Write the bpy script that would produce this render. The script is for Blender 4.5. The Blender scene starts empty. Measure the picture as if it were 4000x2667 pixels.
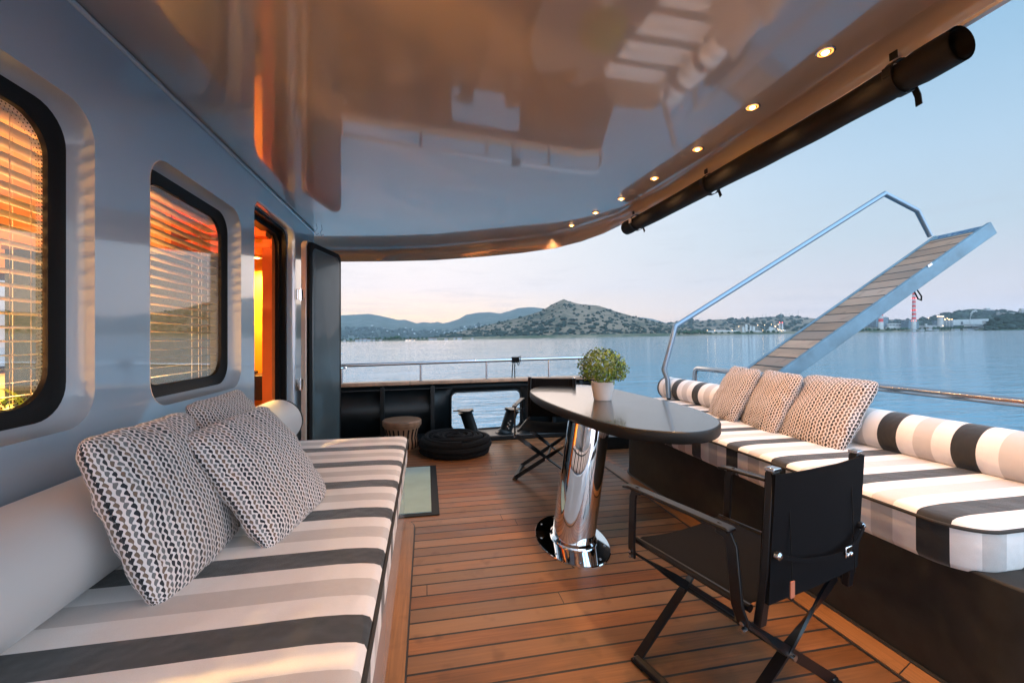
import bpy, bmesh, math, random
from mathutils import Vector, Matrix, Euler, noise
R = math.radians; PI = math.pi
random.seed(7)
scene = bpy.context.scene
C = scene.collection

# ------------------------------------------------------------------ camera
YAW = R(11.48); CH = 1.2; FP = 1650.0
SY, CY = math.sin(YAW), math.cos(YAW)
cam = bpy.data.cameras.new('camera'); cam.lens = 14.85; cam.sensor_width = 36
cam.shift_y = -7.5/4000; cam.clip_start = .02; cam.clip_end = 90000
camo = bpy.data.objects.new('camera', cam); C.objects.link(camo)
camo.location = (0, 0, CH); camo.rotation_euler = (PI/2, 0, -YAW)
scene.camera = camo

def far(u, v, d):      # a bearing and height seen from the deck, at distance d, as a place in the world
    b = (u-2000)/FP*d
    return Vector((SY*d+CY*b, CY*d-SY*b, CH+(1326-v)/FP*d))

# ------------------------------------------------------------------ node helpers
def lk(nt, sock, val):
    if val is None: return
    if isinstance(val, bpy.types.NodeSocket): nt.links.new(val, sock)
    else: sock.default_value = val
def nd(nt, t, props=None, **ins):
    n = nt.nodes.new(t)
    for k, v in (props or {}).items(): setattr(n, k, v)
    for k, v in ins.items():
        key = int(k[1:]) if k[0] == 'i' and k[1:].isdigit() else k.replace('_', ' ')
        lk(nt, n.inputs[key], v)
    return n
def M_(nt, op, a, b=None, c=None):
    n = nt.nodes.new('ShaderNodeMath'); n.operation = op
    lk(nt, n.inputs[0], a); lk(nt, n.inputs[1], b); lk(nt, n.inputs[2], c)
    return n.outputs[0]
def mixc(nt, f, a, b):
    n = nt.nodes.new('ShaderNodeMix'); n.data_type = 'RGBA'
    lk(nt, n.inputs[0], f); lk(nt, n.inputs[6], a if not isinstance(a, tuple) else (*a[:3], 1)); lk(nt, n.inputs[7], b if not isinstance(b, tuple) else (*b[:3], 1))
    return n.outputs[2]
def ramp(nt, f, stops, interp='LINEAR'):
    n = nt.nodes.new('ShaderNodeValToRGB'); lk(nt, n.inputs[0], f); cr = n.color_ramp; cr.interpolation = interp
    while len(cr.elements) < len(stops): cr.elements.new(.5)
    for e, (p, c) in zip(cr.elements, stops): e.position = p; e.color = (*c, 1) if len(c) == 3 else c
    return n.outputs[0]

# ------------------------------------------------------------------ world: dusk sky after sunset
SUN_AZ = R(-2)       # bearing of the set sun, from +Y towards +X
w = bpy.data.worlds.new('World'); scene.world = w; w.use_nodes = True
nt = w.node_tree; nt.nodes.clear()
out = nt.nodes.new('ShaderNodeOutputWorld'); bg = nt.nodes.new('ShaderNodeBackground')
sky = nd(nt, 'ShaderNodeTexSky', dict(sky_type='NISHITA', sun_disc=False, sun_elevation=R(2), sun_rotation=SUN_AZ, air_density=1.2, dust_density=1.0, ozone_density=2.0))
tc = nt.nodes.new('ShaderNodeTexCoord'); sep = nd(nt, 'ShaderNodeSeparateXYZ', i0=tc.outputs['Generated'])
X, Y, Z = sep.outputs
el = M_(nt, 'MULTIPLY', M_(nt, 'ARCSINE', Z), 2/PI)       # 0 horizon, 1 zenith
hor = M_(nt, 'SQRT', M_(nt, 'MAXIMUM', M_(nt, 'ADD', M_(nt, 'MULTIPLY', X, X), M_(nt, 'MULTIPLY', Y, Y)), 1e-4))
ca = M_(nt, 'DIVIDE', M_(nt, 'ADD', M_(nt, 'MULTIPLY', X, math.sin(SUN_AZ)), M_(nt, 'MULTIPLY', Y, math.cos(SUN_AZ))), hor)
near_sun = M_(nt, 'POWER', M_(nt, 'MAXIMUM', M_(nt, 'MULTIPLY_ADD', ca, .5, .5), 0), 9)
g_sun = ramp(nt, el, [(0, (1.40, .86, .42)), (.035, (1.22, .89, .60)), (.075, (.95, .87, .87)), (.19, (.95, .94, .95)), (.32, (.74, .80, .86)), (.5, (.38, .57, .78)), (1, (.27, .42, .60))])
g_off = ramp(nt, el, [(0, (.70, .60, .66)), (.05, (.66, .63, .68)), (.12, (.50, .62, .72)), (.2, (.42, .60, .77)), (.32, (.27, .50, .72)), (.5, (.38, .57, .78)), (1, (.27, .42, .60))])
grad = mixc(nt, near_sun, g_off, g_sun)
opp = M_(nt, 'MULTIPLY_ADD', M_(nt, 'SMOOTH_MIN', M_(nt, 'MAXIMUM', M_(nt, 'MULTIPLY_ADD', ca, -1.1, .42), 0), 1, .1), 4.4, 1)   # unseen sky behind and beside the boat, brightened to fill the deck and sofas
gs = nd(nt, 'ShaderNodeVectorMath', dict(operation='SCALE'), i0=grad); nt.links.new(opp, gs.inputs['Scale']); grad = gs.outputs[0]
vm = nd(nt, 'ShaderNodeMapping', i0=tc.outputs['Generated']); vm.inputs['Scale'].default_value = (3, 3, 30)
cl = nd(nt, 'ShaderNodeTexNoise', Vector=vm.outputs[0], Scale=2.2, Detail=5.0, Roughness=.55)
clm = M_(nt, 'MULTIPLY', ramp(nt, cl.outputs[0], [(.52, (0, 0, 0)), (.72, (1, 1, 1))]), ramp(nt, el, [(.02, (1, 1, 1)), (.2, (0, 0, 0))]))
grad = mixc(nt, M_(nt, 'MULTIPLY', clm, .35), grad, (.46, .45, .52))
sk = nd(nt, 'ShaderNodeVectorMath', dict(operation='SCALE'), i0=sky.outputs[0]); sk.inputs['Scale'].default_value = .1
tot = nd(nt, 'ShaderNodeMix', dict(data_type='RGBA', blend_type='ADD')); tot.inputs[0].default_value = .12
nt.links.new(grad, tot.inputs[6]); nt.links.new(sk.outputs[0], tot.inputs[7])
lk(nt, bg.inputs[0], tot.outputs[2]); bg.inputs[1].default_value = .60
nt.links.new(bg.outputs[0], out.inputs[0])

sun = bpy.data.lights.new('sun', 'SUN'); sun.energy = .5; sun.angle = R(50); sun.color = (1, .72, .52)
suno = bpy.data.objects.new('sun', sun); C.objects.link(suno)
sd = Vector((math.sin(SUN_AZ)*math.cos(R(6)), math.cos(SUN_AZ)*math.cos(R(6)), math.sin(R(6))))
suno.rotation_euler = sd.to_track_quat('Z', 'Y').to_euler()
vs = scene.view_settings; vs.view_transform = 'Standard'; vs.look = 'None'; vs.gamma = 1; vs.exposure = 0.8
cy = scene.cycles; cy.max_bounces = 10; cy.glossy_bounces = 6; cy.transparent_max_bounces = 16; cy.diffuse_bounces = 4
cy.sample_clamp_indirect = 4.0; cy.caustics_reflective = False; cy.caustics_refractive = False
try: cy.use_denoising = True
except Exception: pass

# ------------------------------------------------------------------ materials
def mat(name, col=(.5, .5, .5), rough=.5, metal=0, var=.0, vscale=8., bump=0., bscale=60., coat=0., spec=.5, sheen=0., stretch=None, emit=None, estr=0, rvar=0., ior=None):
    m = bpy.data.materials.new(name); m.use_nodes = True; nt = m.node_tree; b = nt.nodes['Principled BSDF']
    b.inputs['Base Color'].default_value = (*col, 1); b.inputs['Roughness'].default_value = rough; b.inputs['Metallic'].default_value = metal
    b.inputs['Coat Weight'].default_value = coat; b.inputs['Coat Roughness'].default_value = .06; b.inputs['Coat IOR'].default_value = 2.15; b.inputs['Specular IOR Level'].default_value = spec
    b.inputs['Sheen Weight'].default_value = sheen
    if ior: b.inputs['IOR'].default_value = ior
    t = nt.nodes.new('ShaderNodeTexCoord'); mp = nd(nt, 'ShaderNodeMapping', i0=t.outputs['Object'])
    if stretch: mp.inputs['Scale'].default_value = stretch
    if var or rvar:
        n = nd(nt, 'ShaderNodeTexNoise', Vector=mp.outputs[0], Scale=vscale, Detail=5.0)
        if var:
            d = tuple(max(0, c*(1-var)) for c in col); l = tuple(min(1, c*(1+var)) for c in col)
            lk(nt, b.inputs['Base Color'], ramp(nt, n.outputs[0], [(.3, d), (.7, l)]))
        if rvar: lk(nt, b.inputs['Roughness'], M_(nt, 'MULTIPLY_ADD', n.outputs[0], rvar, rough-rvar*.5))
    if bump:
        n2 = nd(nt, 'ShaderNodeTexNoise', Vector=mp.outputs[0], Scale=bscale, Detail=3.0)
        bp = nd(nt, 'ShaderNodeBump', Strength=bump, Distance=.01, Height=n2.outputs[0]); nt.links.new(bp.outputs[0], b.inputs['Normal'])
    if emit: b.inputs['Emission Color'].default_value = (*emit, 1); b.inputs['Emission Strength'].default_value = estr
    return m

def glass_mat(name, tint=(1, 1, 1), ior=1.6, extra=.0):
    m = bpy.data.materials.new(name); m.use_nodes = True; nt = m.node_tree; nt.nodes.clear()
    o = nt.nodes.new('ShaderNodeOutputMaterial'); tr = nd(nt, 'ShaderNodeBsdfTransparent', Color=(*tint, 1)); gl = nd(nt, 'ShaderNodeBsdfGlossy', Roughness=.01)
    fr = nd(nt, 'ShaderNodeFresnel', IOR=ior); mx = nt.nodes.new('ShaderNodeMixShader')
    lk(nt, mx.inputs[0], M_(nt, 'MINIMUM', M_(nt, 'MULTIPLY_ADD', fr.outputs[0], 1.25, extra), 1))
    nt.links.new(tr.outputs[0], mx.inputs[1]); nt.links.new(gl.outputs[0], mx.inputs[2]); nt.links.new(mx.outputs[0], o.inputs[0])
    return m

def stripe_mat(name, phase, pitch=.325):
    m = mat(name, rough=.85, sheen=.25); nt = m.node_tree; b = nt.nodes['Principled BSDF']
    uv = nt.nodes.new('ShaderNodeUVMap'); sp = nd(nt, 'ShaderNodeSeparateXYZ', i0=uv.outputs[0])
    tc = nt.nodes.new('ShaderNodeTexCoord')
    wob = nd(nt, 'ShaderNodeTexNoise', Vector=tc.outputs['Object'], Scale=2.5)
    u = M_(nt, 'MULTIPLY_ADD', wob.outputs[0], .008, sp.outputs[0])
    t = M_(nt, 'FRACT', M_(nt, 'DIVIDE', M_(nt, 'SUBTRACT', u, phase+.004), pitch))
    W, G, K = (.73, .69, .665), (.50, .465, .445), (.006, .0055, .005)
    c = ramp(nt, t, [(0, K), (.283, W), (.52, G), (.762, W)], 'CONSTANT')
    nz = nd(nt, 'ShaderNodeTexNoise', Vector=tc.outputs['Object'], Scale=900., Detail=2.0)
    c2 = nd(nt, 'ShaderNodeMix', dict(data_type='RGBA', blend_type='MULTIPLY')); c2.inputs[0].default_value = .35
    nt.links.new(c, c2.inputs[6]); nt.links.new(ramp(nt, nz.outputs[0], [(.3, (.72, .72, .72)), (.65, (1, 1, 1))]), c2.inputs[7])
    nt.links.new(c2.outputs[2], b.inputs['Base Color'])
    n3 = nd(nt, 'ShaderNodeTexNoise', Vector=tc.outputs['Object'], Scale=5.0, Detail=3.0)
    hh = M_(nt, 'MULTIPLY_ADD', n3.outputs[0], 1.0, M_(nt, 'MULTIPLY', nz.outputs[0], .03))
    bp = nd(nt, 'ShaderNodeBump', Strength=.6, Distance=.035, Height=hh); nt.links.new(bp.outputs[0], b.inputs['Normal'])
    return m

def drop_mat(name, warm):
    nc, nr = (29., 23.) if warm else (38., 29.)
    m = mat(name, rough=.9, sheen=.2); nt = m.node_tree; b = nt.nodes['Principled BSDF']
    uv = nt.nodes.new('ShaderNodeUVMap'); sp = nd(nt, 'ShaderNodeSeparateXYZ', i0=uv.outputs[0])
    u = M_(nt, 'MULTIPLY', sp.outputs[0], nc); v0 = M_(nt, 'MULTIPLY', sp.outputs[1], nr)
    wav = M_(nt, 'MULTIPLY', M_(nt, 'SINE', M_(nt, 'MULTIPLY', v0, 2*PI)), .10)
    nn = nd(nt, 'ShaderNodeTexNoise', Vector=uv.outputs[0], Scale=6.0)
    u2 = M_(nt, 'ADD', M_(nt, 'ADD', u, wav), M_(nt, 'MULTIPLY', nn.outputs[0], .7))
    idx = M_(nt, 'FLOOR', u2); fx = M_(nt, 'ABSOLUTE', M_(nt, 'SUBTRACT', M_(nt, 'FRACT', u2), .5))
    par = M_(nt, 'MULTIPLY', M_(nt, 'MODULO', idx, 2.0), .5)
    vv = M_(nt, 'ADD', v0, par); fy = M_(nt, 'FRACT', vv); row = M_(nt, 'FLOOR', vv)
    wd = M_(nt, 'MULTIPLY', M_(nt, 'POWER', M_(nt, 'SINE', M_(nt, 'MULTIPLY', M_(nt, 'POWER', fy, 1.5), PI)), .75), .39)
    wd = M_(nt, 'MAXIMUM', wd, .045)
    mask = M_(nt, 'LESS_THAN', fx, wd)
    cmb = nd(nt, 'ShaderNodeCombineXYZ', i0=idx, i1=M_(nt, 'FLOOR', M_(nt, 'DIVIDE', row, 9.0)))
    wn = nd(nt, 'ShaderNodeTexWhiteNoise', dict(noise_dimensions='2D'), Vector=cmb.outputs[0])
    md = M_(nt, 'FRACT', M_(nt, 'MULTIPLY_ADD', idx, .34, M_(nt, 'MULTIPLY', wn.outputs[0], .25)))
    br = (.10, .062, .043) if warm else (.15, .10, .07)
    cc = ramp(nt, md, [(0, (.012, .012, .016)), (.45, br), (.7, (.13, .125, .125))] if not warm else [(0, (.010, .009, .010)), (.40, br), (.75, (.07, .062, .062))], 'CONSTANT')
    nt.links.new(mixc(nt, mask, (.50, .44, .415) if warm else (.66, .585, .56), cc), b.inputs['Base Color'])
    tc = nt.nodes.new('ShaderNodeTexCoord'); nz = nd(nt, 'ShaderNodeTexNoise', Vector=tc.outputs['Object'], Scale=11., Detail=4.0)
    bp = nd(nt, 'ShaderNodeBump', Strength=.8, Distance=.035, Height=nz.outputs[0]); nt.links.new(bp.outputs[0], b.inputs['Normal'])
    return m

def teak_mat(name, mode, base=(.3, .12, .05), pitch=.0933, phase=1.554, caulk=True, grey=1.):
    # mode 'x': boards run along X and repeat along Y
    m = mat(name, rough=.42, spec=.38); nt = m.node_tree; b = nt.nodes['Principled BSDF']
    t = nt.nodes.new('ShaderNodeTexCoord'); sp = nd(nt, 'ShaderNodeSeparateXYZ', i0=t.outputs['Object'])
    along, across = (sp.outputs[0], sp.outputs[1]) if mode == 'x' else (sp.outputs[1], sp.outputs[0])
    q = M_(nt, 'DIVIDE', M_(nt, 'SUBTRACT', across, phase), pitch)
    idx = M_(nt, 'FLOOR', q); fr = M_(nt, 'FRACT', q)
    wn = nd(nt, 'ShaderNodeTexWhiteNoise', dict(noise_dimensions='1D'), W=idx)
    cmb = nd(nt, 'ShaderNodeCombineXYZ', i0=M_(nt, 'MULTIPLY', along, 2.2), i1=M_(nt, 'MULTIPLY', across, 55.), i2=M_(nt, 'MULTIPLY', wn.outputs[0], 50.))
    g = nd(nt, 'ShaderNodeTexNoise', Vector=cmb.outputs[0], Scale=1.6, Detail=6.0, Roughness=.65)
    cmb2 = nd(nt, 'ShaderNodeCombineXYZ', i0=M_(nt, 'MULTIPLY', along, 1.2), i1=M_(nt, 'MULTIPLY', across, 2.5), i2=M_(nt, 'MULTIPLY', wn.outputs[0], 20.))
    g2 = nd(nt, 'ShaderNodeTexNoise', Vector=cmb2.outputs[0], Scale=2.0, Detail=4.0)
    f = M_(nt, 'ADD', M_(nt, 'MULTIPLY', g.outputs[0], .5), M_(nt, 'MULTIPLY', g2.outputs[0], .5))
    dk = tuple(c*.62 for c in base); lt = tuple(min(1, c*1.35) for c in base); gy = (base[0]*1.0, base[1]*(1+.5*grey), base[2]*(1+1.3*grey))
    col = ramp(nt, f, [(.34, dk), (.5, base), (.62, lt)])
    col = mixc(nt, M_(nt, 'MULTIPLY', M_(nt, 'POWER', wn.outputs[0], 1.2), .75), col, gy)
    wn2 = nd(nt, 'ShaderNodeTexWhiteNoise', dict(noise_dimensions='1D'), W=M_(nt, 'ADD', idx, 77.3))
    bs = nd(nt, 'ShaderNodeVectorMath', dict(operation='SCALE'), i0=col); nt.links.new(M_(nt, 'MULTIPLY_ADD', wn2.outputs[0], .5, .76), bs.inputs['Scale']); col = bs.outputs[0]
    spt = nd(nt, 'ShaderNodeTexNoise', Vector=t.outputs['Object'], Scale=9.0, Detail=2.0)
    col = mixc(nt, ramp(nt, spt.outputs[0], [(.60, (0, 0, 0)), (.74, (.5, .5, .5))]), col, tuple(c*.4 for c in base))
    hgt = g.outputs[0]
    if caulk:
        cw = .052
        e = M_(nt, 'MINIMUM', fr, M_(nt, 'SUBTRACT', 1.0, fr)); line = M_(nt, 'LESS_THAN', e, cw)
        s2 = M_(nt, 'FRACT', M_(nt, 'ADD', M_(nt, 'DIVIDE', along, 3.1), M_(nt, 'MULTIPLY', wn.outputs[0], 7.31)))
        line = M_(nt, 'MAXIMUM', line, M_(nt, 'LESS_THAN', s2, .0012))
        col = mixc(nt, line, col, (.012, .012, .013))
        lk(nt, b.inputs['Roughness'], M_(nt, 'MULTIPLY_ADD', line, .12, M_(nt, 'MULTIPLY_ADD', g2.outputs[0], .35, .27)))
        hgt = M_(nt, 'SUBTRACT', M_(nt, 'MULTIPLY', hgt, .25), M_(nt, 'MULTIPLY', line, .6))
    else:
        lk(nt, b.inputs['Roughness'], M_(nt, 'MULTIPLY_ADD', g2.outputs[0], .3, .3))
    bp = nd(nt, 'ShaderNodeBump', Strength=.35, Distance=.004, Height=hgt)
    nt.links.new(bp.outputs[0], b.inputs['Normal']); nt.links.new(col, b.inputs['Base Color'])
    return m

MT = {}
MT['deck'] = teak_mat('teak_deck', 'x', base=(.19, .073, .024))
MT['margin'] = teak_mat('teak_margin', 'y', base=(.27, .115, .04), caulk=False, pitch=1.3, phase=.3)
MT['caprail'] = teak_mat('teak_cap', 'x', base=(.46, .25, .15), caulk=False, pitch=5)
MT['gangteak'] = teak_mat('teak_gangway', 'x', base=(.40, .27, .18), pitch=.14, phase=0)
MT['caulk'] = mat('caulk', (.012, .012, .013), .5)
MT['recess'] = mat('recess_dimmed_gelcoat', (.30, .345, .39), .4, coat=.12, spec=.4)  # gelcoat copy with base darkened and coat cut so the recess looks dim
MT['gelcoat'] = mat('gelcoat', (.36, .45, .54), .28, coat=1.0, bump=.015, bscale=3.0, var=.03, vscale=2.)
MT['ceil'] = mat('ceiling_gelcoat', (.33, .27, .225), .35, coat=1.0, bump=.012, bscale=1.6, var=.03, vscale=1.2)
MT['cream'] = mat('cream_paint', (.62, .55, .48), .35, coat=.4)
MT['black'] = mat('black_paint', (.005, .008, .010), .38, spec=.3, var=.4, vscale=5., bump=.05, bscale=25., rvar=.2)
MT['blackmatte'] = mat('black_base', (.017, .016, .014), .6, spec=.3, var=.3, vscale=12., bump=.1, bscale=400.)
MT['doorleaf'] = mat('door_padding', (.055, .075, .080), .42, var=.25, vscale=3., bump=.08, bscale=7., coat=.2)
MT['rubber'] = mat('black_rubber', (.005, .0045, .0045), .55, spec=.2, bump=.05, bscale=80.)
MT['steel'] = mat('brushed_steel', (.46, .47, .49), .24, metal=1., bump=.02, bscale=200., rvar=.12)
MT['railsteel'] = mat('darkened_steel', (.19, .25, .31), .34, metal=.75, rvar=.12)  # steel darkened to tone down the bright sky it reflects
MT['chrome'] = mat('polished_steel', (.82, .82, .83), .035, metal=1.)
MT['alu'] = mat('gangway_aluminium', (.12, .19, .235), .5, metal=.25, var=.28, vscale=5., rvar=.3, bump=.03, bscale=30.)
MT['tabletop'] = mat('dark_table', (.012, .012, .012), .24, var=.2, vscale=3., bump=.008, bscale=300., rvar=.08, spec=.8, coat=.35)
MT['canvas'] = mat('black_canvas', (.003, .003, .004), .9, bump=.3, bscale=900., spec=.12)
MT['chairmetal'] = mat('black_powder_coat', (.003, .003, .004), .36, spec=.4, bump=.04, bscale=500.)
MT['piping'] = mat('dark_piping', (.018, .016, .014), .8)
MT['whitevinyl'] = mat('grey_vinyl', (.50, .48, .47), .5, bump=.05, bscale=8., sheen=.2)
MT['stripeL'] = stripe_mat('striped_canvas_port', .93, .3165)
MT['stripeR'] = stripe_mat('striped_canvas_starboard', 1.099)
MT['dropsL'] = drop_mat('drop_print_grey', False); MT['dropsR'] = drop_mat('drop_print_warm', True)
MT['mat'] = mat('doormat_pile', (.30, .47, .50), .95, var=.12, vscale=3., bump=.6, bscale=350.)
MT['rope'] = mat('black_rope', (.004, .004, .0045), .85, spec=.2, bump=1., bscale=120.)
MT['awning'] = mat('awning_cloth', (.004, .0036, .0033), .65, spec=.25, bump=.3, bscale=18., var=.3, vscale=6.)
MT['pot'] = mat('ribbed_pot', (.58, .55, .54), .6)
MT['warmrim'] = mat('lamp_rim', (.75, .7, .62), .2, metal=1.)
MT['bulb'] = mat('lamp_bulb', (1, .8, .5), .3, emit=(1, .48, .13), estr=9)
MT['glarering'] = mat('lamp_glare_ring', (.8, .4, .1), .3, emit=(1, .34, .07), estr=1.3)  # glowing ring added round the bulb to imitate its warm glare
MT['glass'] = glass_mat('window_glass', (.97, .99, .98), 2.3, .06)
MT['blind'] = mat('blind_slat', (.66, .60, .52), .45)
MT['oak'] = mat('drum_wood', (.22, .12, .07), .5, var=.3, vscale=3., stretch=(1, 9, 1))
MT['orange'] = mat('orange_lacquer', (.72, .13, .015), .45, var=.05, vscale=3.)
MT['orangelit'] = mat('orange_wallcovering', (.85, .30, .02), .5)
MT['intwall'] = mat('interior_wall', (.70, .52, .33), .6)
MT['intfloor'] = mat('interior_floor', (.35, .14, .04), .5, var=.3, vscale=4., stretch=(1, 14, 1))
MT['darkwood'] = mat('dark_desk', (.03, .018, .012), .4)
MT['leaf'] = mat('houseplant_leaf', (.16, .24, .035), .45, var=.5, vscale=9.)
MT['herb'] = mat('herb_leaf', (.085, .145, .004), .55, var=.75, vscale=22.)
MT['soil'] = mat('soil', (.03, .02, .012), .9)

# ------------------------------------------------------------------ mesh builder
def frame(d):
    d = d.normalized(); up = Vector((0, 0, 1)) if abs(d.z) < .95 else Vector((1, 0, 0))
    s = d.cross(up).normalized(); return s, s.cross(d).normalized()
class MB:
    def __init__(s): s.v = []; s.f = []; s.uv = {}
    def add(s, vs, fs, uvs=None):
        o = len(s.v); s.v += [Vector(v) for v in vs]; s.f += [tuple(i+o for i in f) for f in fs]
        if uvs:
            for i, t in enumerate(uvs): s.uv[o+i] = t
        return s
    def box(s, c, size, rot=None):
        x, y, z = [k/2 for k in size]; m = (rot if isinstance(rot, Matrix) else Euler(rot or (0, 0, 0)).to_matrix()); c = Vector(c)
        vs = [c+m @ Vector((a*x, b*y, d*z)) for a in (-1, 1) for b in (-1, 1) for d in (-1, 1)]
        return s.add(vs, [(0, 1, 3, 2), (4, 6, 7, 5), (0, 4, 5, 1), (2, 3, 7, 6), (0, 2, 6, 4), (1, 5, 7, 3)])
    def loft(s, loops, closed=True, cap0=True, cap1=True, uvs=None):
        n = len(loops[0]); vs = [p for l in loops for p in l]; fs = []
        m = n if closed else n-1
        for i in range(len(loops)-1):
            for j in range(m):
                k = (j+1) % n; fs.append((i*n+j, i*n+k, (i+1)*n+k, (i+1)*n+j))
        if cap0 and closed: fs.append(tuple(range(n-1, -1, -1)))
        if cap1 and closed: fs.append(tuple((len(loops)-1)*n+i for i in range(n)))
        return s.add(vs, fs, uvs)
    def tube(s, pts, r, n=12, closed=False, cap=True):
        pts = [Vector(p) for p in pts]; m = len(pts); loops = []; ref = None
        for i, p in enumerate(pts):
            a = pts[(i-1) % m] if (i or closed) else p; b = pts[(i+1) % m] if (i < m-1 or closed) else p
            d1 = (p-a).normalized() if (p-a).length > 1e-9 else (b-p).normalized(); d2 = (b-p).normalized() if (b-p).length > 1e-9 else d1
            d = (d1+d2).normalized()
            if ref is None: ref, _ = frame(d)
            sx = (ref-d*ref.dot(d)).normalized(); ref = sx; sy = d.cross(sx)
            k = 1/max(.6, d.dot(d2)); rr = r[i] if isinstance(r, (list, tuple)) else r
            loops.append([p+(sx*math.cos(t)+sy*math.sin(t))*rr*(k if k < 1.3 else 1.3) for t in [2*PI*j/n for j in range(n)]])
        if closed: loops.append(loops[0]); return s.loft(loops, True, False, False)
        return s.loft(loops, True, cap, cap)
    def cyl(s, a, b, r0, r1=None, n=20): return s.tube([a, b], [r0, r0 if r1 is None else r1], n)
    def lathe(s, prof, c=(0, 0, 0), n=28, axis=None):
        loops = []
        for r, z in prof: loops.append([Vector(c)+Vector((r*math.cos(2*PI*j/n), r*math.sin(2*PI*j/n), z)) for j in range(n)])
        return s.loft(loops)
    def prism(s, o2, z0, z1):
        return s.loft([[Vector((x, y, z0)) for x, y in o2], [Vector((x, y, z1)) for x, y in o2]])
    def bar(s, pts, wd, th, up=(0, 0, 1), twist=None):
        # flat bar: wd along the 'side' direction given by up, th across; twist in radians per point
        pts = [Vector(p) for p in pts]; loops = []; up = Vector(up)
        for i, p in enumerate(pts):
            a = pts[max(0, i-1)]; b = pts[min(len(pts)-1, i+1)]; d = (b-a).normalized()
            e1 = (up-d*up.dot(d)).normalized(); e2 = d.cross(e1)
            if twist:
                t = twist[i]; e1, e2 = e1*math.cos(t)+e2*math.sin(t), e2*math.cos(t)-e1*math.sin(t)
            loops.append([p+e1*x*wd/2+e2*y*th/2 for x, y in ((-1, -1), (1, -1), (1, 1), (-1, 1))])
        return s.loft(loops)
    def build(s, name, m, parent=None, inv=None, smooth=35, bevel=0, seg=2, uvfn=None):
        me = bpy.data.meshes.new(name); vs = [inv @ v for v in s.v] if inv is not None else s.v
        me.from_pydata([tuple(v) for v in vs], [], s.f)
        if s.uv or uvfn:
            l = me.uv_layers.new(name='UVMap')
            for lp in me.loops:
                i = lp.vertex_index
                l.data[lp.index].uv = uvfn(s.v[i]) if uvfn else s.uv.get(i, (0, 0))
        bm = bmesh.new(); bm.from_mesh(me); bmesh.ops.recalc_face_normals(bm, faces=bm.faces); bm.to_mesh(me); bm.free()
        me.materials.append(m); me.polygons.foreach_set('use_smooth', [True]*len(me.polygons))
        if smooth: me.set_sharp_from_angle(angle=R(smooth))
        o = bpy.data.objects.new(name, me); C.objects.link(o); o.parent = parent
        if bevel:
            bv = o.modifiers.new('bevel', 'BEVEL'); bv.width = bevel; bv.segments = seg; bv.limit_method = 'ANGLE'; bv.angle_limit = R(40)
        return o

def tag(o, label=None, cat=None, group=None, kind=None):
    for k, v in (('label', label), ('category', cat), ('group', group), ('kind', kind)):
        if v: o[k] = v
    return o
class Thing:
    def __init__(s, name, label, cat, loc=(0, 0, 0), rotz=0, group=None):
        s.o = bpy.data.objects.new(name, None); C.objects.link(s.o); s.o.location = loc; s.o.rotation_euler = (0, 0, rotz)
        s.m = Matrix.Translation(loc) @ Matrix.Rotation(rotz, 4, 'Z'); s.inv = s.m.inverted(); tag(s.o, label, cat, group)
    def part(s, name, mb, m, parent=None, world=True, **k):
        return mb.build(name, m, parent or s.o, s.inv if world else None, **k)
def copy_tree(o, parent=None):
    c = o.copy(); C.objects.link(c); c.parent = parent
    for ch in list(o.children): copy_tree(ch, c)
    return c
def rrect(x0, y0, x1, y1, r, n=6):
    o = []
    for cx, cyy, a0 in ((x1-r, y1-r, 0), (x0+r, y1-r, PI/2), (x0+r, y0+r, PI), (x1-r, y0+r, 1.5*PI)):
        for i in range(n+1):
            a = a0+PI/2*i/n; o.append((cx+r*math.cos(a), cyy+r*math.sin(a)))
    return o
def lerp(a, b, t): return a+(b-a)*t
def interp(L, u):
    if u <= L[0][0]: return L[0][1]
    for (a, x), (b, y) in zip(L, L[1:]):
        if u <= b: return lerp(x, y, (u-a)/(b-a))
    return L[-1][1]
def slab(poly_outer, holes, x, thick, name, m, parent, inv):   # flat panel in the plane x = const with holes, loops are (y, z)
    bm = bmesh.new()
    def loop(pts):
        vs = [bm.verts.new((x, a, b)) for a, b in pts]; return [bm.edges.new((vs[i], vs[(i+1) % len(vs)])) for i in range(len(vs))]
    ed = loop(poly_outer)
    for h in holes: ed += loop(h)
    bmesh.ops.triangle_fill(bm, use_beauty=True, edges=ed)
    bm.normal_update()
    bm.verts.index_update(); mb = MB(); mb.add([v.co.copy() for v in bm.verts], [tuple(v.index for v in f.verts) for f in bm.faces]); bm.free()
    return mb

# ================================================================== SEA AND LAND
SH = 1319.1
def sea_z(a, b): return CH-3.5+.018*b+.0042*a
def W(a, b, z): return Vector((SY*a+CY*b, CY*a-SY*b, z))
def shore_v(u, d): return SH-.018*(u-2000)+FP*3.5/d
sea = MB(); s_ = 12000
sea.add([W(a, b, sea_z(a, b)) for a, b in ((-s_, -s_), (-s_, s_), (s_, s_), (s_, -s_))], [(0, 1, 2, 3)])
m = mat('sea_water', (.06, .20, .27), .05, ior=1.33); nt = m.node_tree; b = nt.nodes['Principled BSDF']
t = nt.nodes.new('ShaderNodeTexCoord'); mp = nd(nt, 'ShaderNodeMapping', i0=t.outputs['Object']); mp.inputs['Scale'].default_value = (.42, 1.35, 1); mp.inputs['Rotation'].default_value = (0, 0, R(12))
n1 = nd(nt, 'ShaderNodeTexNoise', Vector=mp.outputs[0], Scale=1.3, Detail=5.0, Roughness=.6, Distortion=.3)
n2 = nd(nt, 'ShaderNodeTexNoise', Vector=mp.outputs[0], Scale=.22, Detail=4.0, Roughness=.55)
n3 = nd(nt, 'ShaderNodeTexNoise', Vector=mp.outputs[0], Scale=.03, Detail=3.0)
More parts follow.
